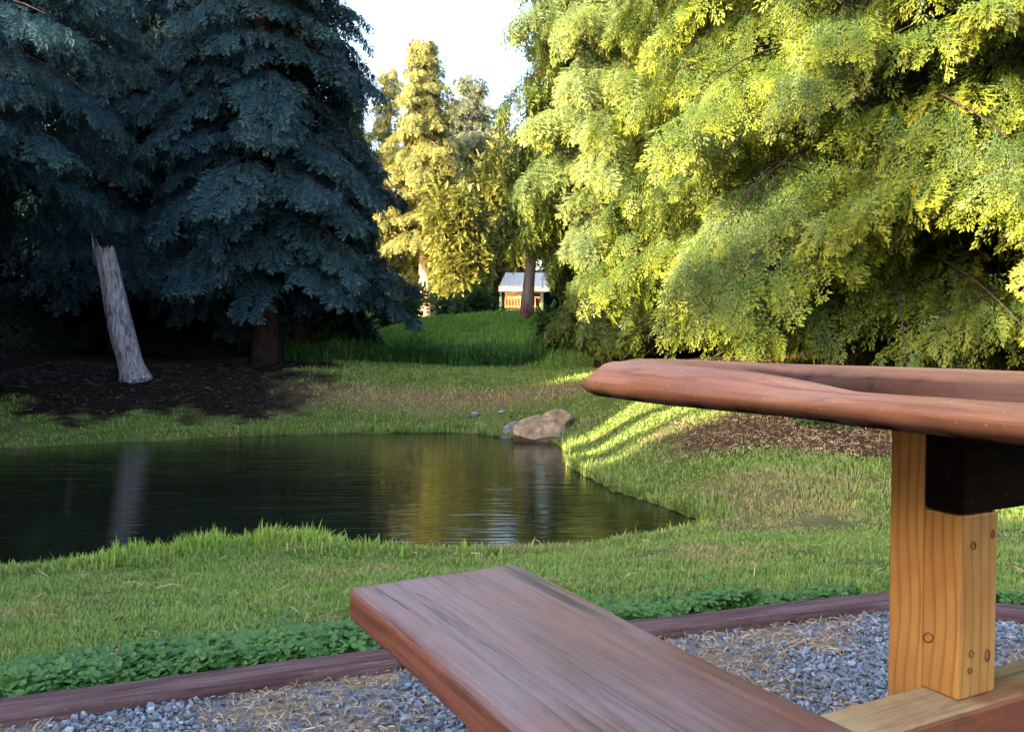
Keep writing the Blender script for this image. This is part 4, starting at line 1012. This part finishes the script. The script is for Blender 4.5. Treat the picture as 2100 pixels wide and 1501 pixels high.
sz = .0115 * rng.uniform(.6, 1.35, n)
outl = np.array([(0, 0, 0), (.55, -.62, .10), (1.25, -.62, .12), (1.55, 0, -.05), (1.25, .62, .12), (.55, .62, .10)])
Vs, tips = [], []
for q in range(3):
    aa = q * 2.094 + .2; ca, sa = math.cos(aa), math.sin(aa)
    ox = outl[:, 0] * ca - outl[:, 1] * sa; oy = outl[:, 0] * sa + outl[:, 1] * ca
    Vs.append(c3[:, None] + sz[:, None, None] * (ox[None, :, None] * tx[:, None] + oy[None, :, None] * ty[:, None] + outl[None, :, 2:3] * nz[:, None] * 1.2))
V = np.concatenate(Vs, 1).reshape(-1, 3); k = np.arange(n * 3)[:, None] * 6
rn = np.clip(.5 + .3 * fbm(base[:, [0, 1, 1]] * 2.0, 3) + rng.normal(size=n) * .22, 0, 1)
tag(np_mesh('clover_leaves', V, [k + np.array([[0, 1, 2, 3]]), k + np.array([[0, 3, 4, 5]])], M['clover'], None,
            {'rnd': np.repeat(rn, 18), 'tip': np.tile([0, .2, .5, .6, .5, .2], n * 3)}), kind='stuff')

# ------------------------------------------------------------------ gravel and dry needles
import bmesh
bm = bmesh.new(); bmesh.ops.create_icosphere(bm, subdivisions=1, radius=1.0); bm.verts.index_update()
IV = np.array([v.co[:] for v in bm.verts]); IF = np.array([[v.index for v in f.verts] for f in bm.faces]); bm.free()
n = 125000
x = rng.uniform(-1.5, 2.2, n); y = rng.uniform(.75, 2.6, n)
pn = fbm(np.stack([x * 2.6, y * 2.6, x * 0], -1), 41)
kp = (poly_sd(np.stack([x, y], 1), PATIO) < -.005) & (np.abs(x) < .72 * y + .25) & (pn < .12 + rng.normal(size=n) * .38)
x, y, pn = x[kp], y[kp], pn[kp]; n = len(x)
sz = np.exp((rng.normal(size=n) * .42).clip(-1, .8)) * .0040
sh = rng.uniform(.5, 1.25, (n, 1, 3)) * (1 + .32 * rng.normal(size=(n, len(IV), 1)).clip(-1.4, 1.4)) * IV[None]
q = nrm(rng.normal(size=(n, 4))); w_, a_, b_, c_ = q.T
R = np.stack([1 - 2 * (b_ * b_ + c_ * c_), 2 * (a_ * b_ - c_ * w_), 2 * (a_ * c_ + b_ * w_), 2 * (a_ * b_ + c_ * w_), 1 - 2 * (a_ * a_ + c_ * c_), 2 * (b_ * c_ - a_ * w_), 2 * (a_ * c_ - b_ * w_), 2 * (b_ * c_ + a_ * w_), 1 - 2 * (a_ * a_ + b_ * b_)], 1).reshape(n, 3, 3)
V = np.einsum('nij,nvj->nvi', R, sh) * sz[:, None, None]
V = V + np.stack([x, y, .006 + sz * rng.uniform(.2, 1.0, n)], 1)[:, None]
tag(np_mesh('gravel', V, [(IF[None] + (np.arange(n) * len(IV))[:, None, None]).reshape(-1, 3)], M['stone'], None, {'rnd': np.repeat(rng.beta(1.6, 2.0, n), len(IV))}), kind='stuff')
def litter(name, x, y, z, ln, wd, rng, tilt=.3, mat='litter'):
    n = len(x); a = rng.uniform(0, 6.283, n); d = np.stack([np.cos(a), np.sin(a), rng.normal(size=n) * tilt], 1); s = np.stack([-np.sin(a), np.cos(a), rng.normal(size=n) * .5], 1)
    p = np.stack([x, y, z], 1); l2 = (ln / 2)[:, None]; bow = np.stack([np.zeros(n), np.zeros(n), ln * .12], 1)
    V = np.stack([p - d * l2 - s * wd, p - d * l2 + s * wd, p + s * wd + bow, p - s * wd + bow, p + d * l2], 1); k = np.arange(n)[:, None] * 5
    tag(np_mesh(name, V, [k + np.array([[0, 1, 2, 3]]), k + np.array([[3, 2, 4]])], M[mat], None, {'rnd': np.repeat(rng.beta(2, 2, n), 5)}), kind='stuff')
n = 60000; x = rng.uniform(-1.5, 2.2, n); y = rng.uniform(.75, 2.5, n); pn = fbm(np.stack([x * 2.6, y * 2.6, x * 0], -1), 41)
kp = (poly_sd(np.stack([x, y], 1), PATIO) < -.01) & (np.abs(x) < .72 * y + .25) & (rng.uniform(size=n) < np.clip(.42 + pn * 1.5, .10, 1))
x, y = x[kp], y[kp]; n = len(x)
litter('dry_needle_litter', x, y, .008 + rng.uniform(0, .010, n), rng.uniform(.010, .038, n), .0008, rng)
n = 9000; x = dirt_c[0] + rng.normal(size=n) * 1.0; y = dirt_c[1] + .35 + rng.normal(size=n) * .9
kp = rng.uniform(size=n) < soil_mask(x, y) + .12; x, y = x[kp], y[kp]; n = len(x)
litter('bank_needle_litter', x, y, H(x, y) + .008 + rng.uniform(0, .03, n), rng.uniform(.02, .07, n), .0025, rng)

n = 420; x, y = in_view(n, 2.0, 9.0, rng, 1.2, .62); kp = (poly_sd(np.stack([x, y], 1), SH) > .1) & (poly_sd(np.stack([x, y], 1), PATIO) > .3); x, y = x[kp], y[kp]; n = len(x)
litter('lawn_straw_litter', x, y, H(x, y) + .035 + rng.uniform(0, .02, n), rng.uniform(.03, .13, n), .0016, rng, .12)

n = 5200; x = rng.uniform(-9, -2.6, n); y = rng.uniform(12.2, 17, n); kp = rng.uniform(size=n) < shade_soil_mask(x, y) * .9; x, y = x[kp], y[kp]; n = len(x)
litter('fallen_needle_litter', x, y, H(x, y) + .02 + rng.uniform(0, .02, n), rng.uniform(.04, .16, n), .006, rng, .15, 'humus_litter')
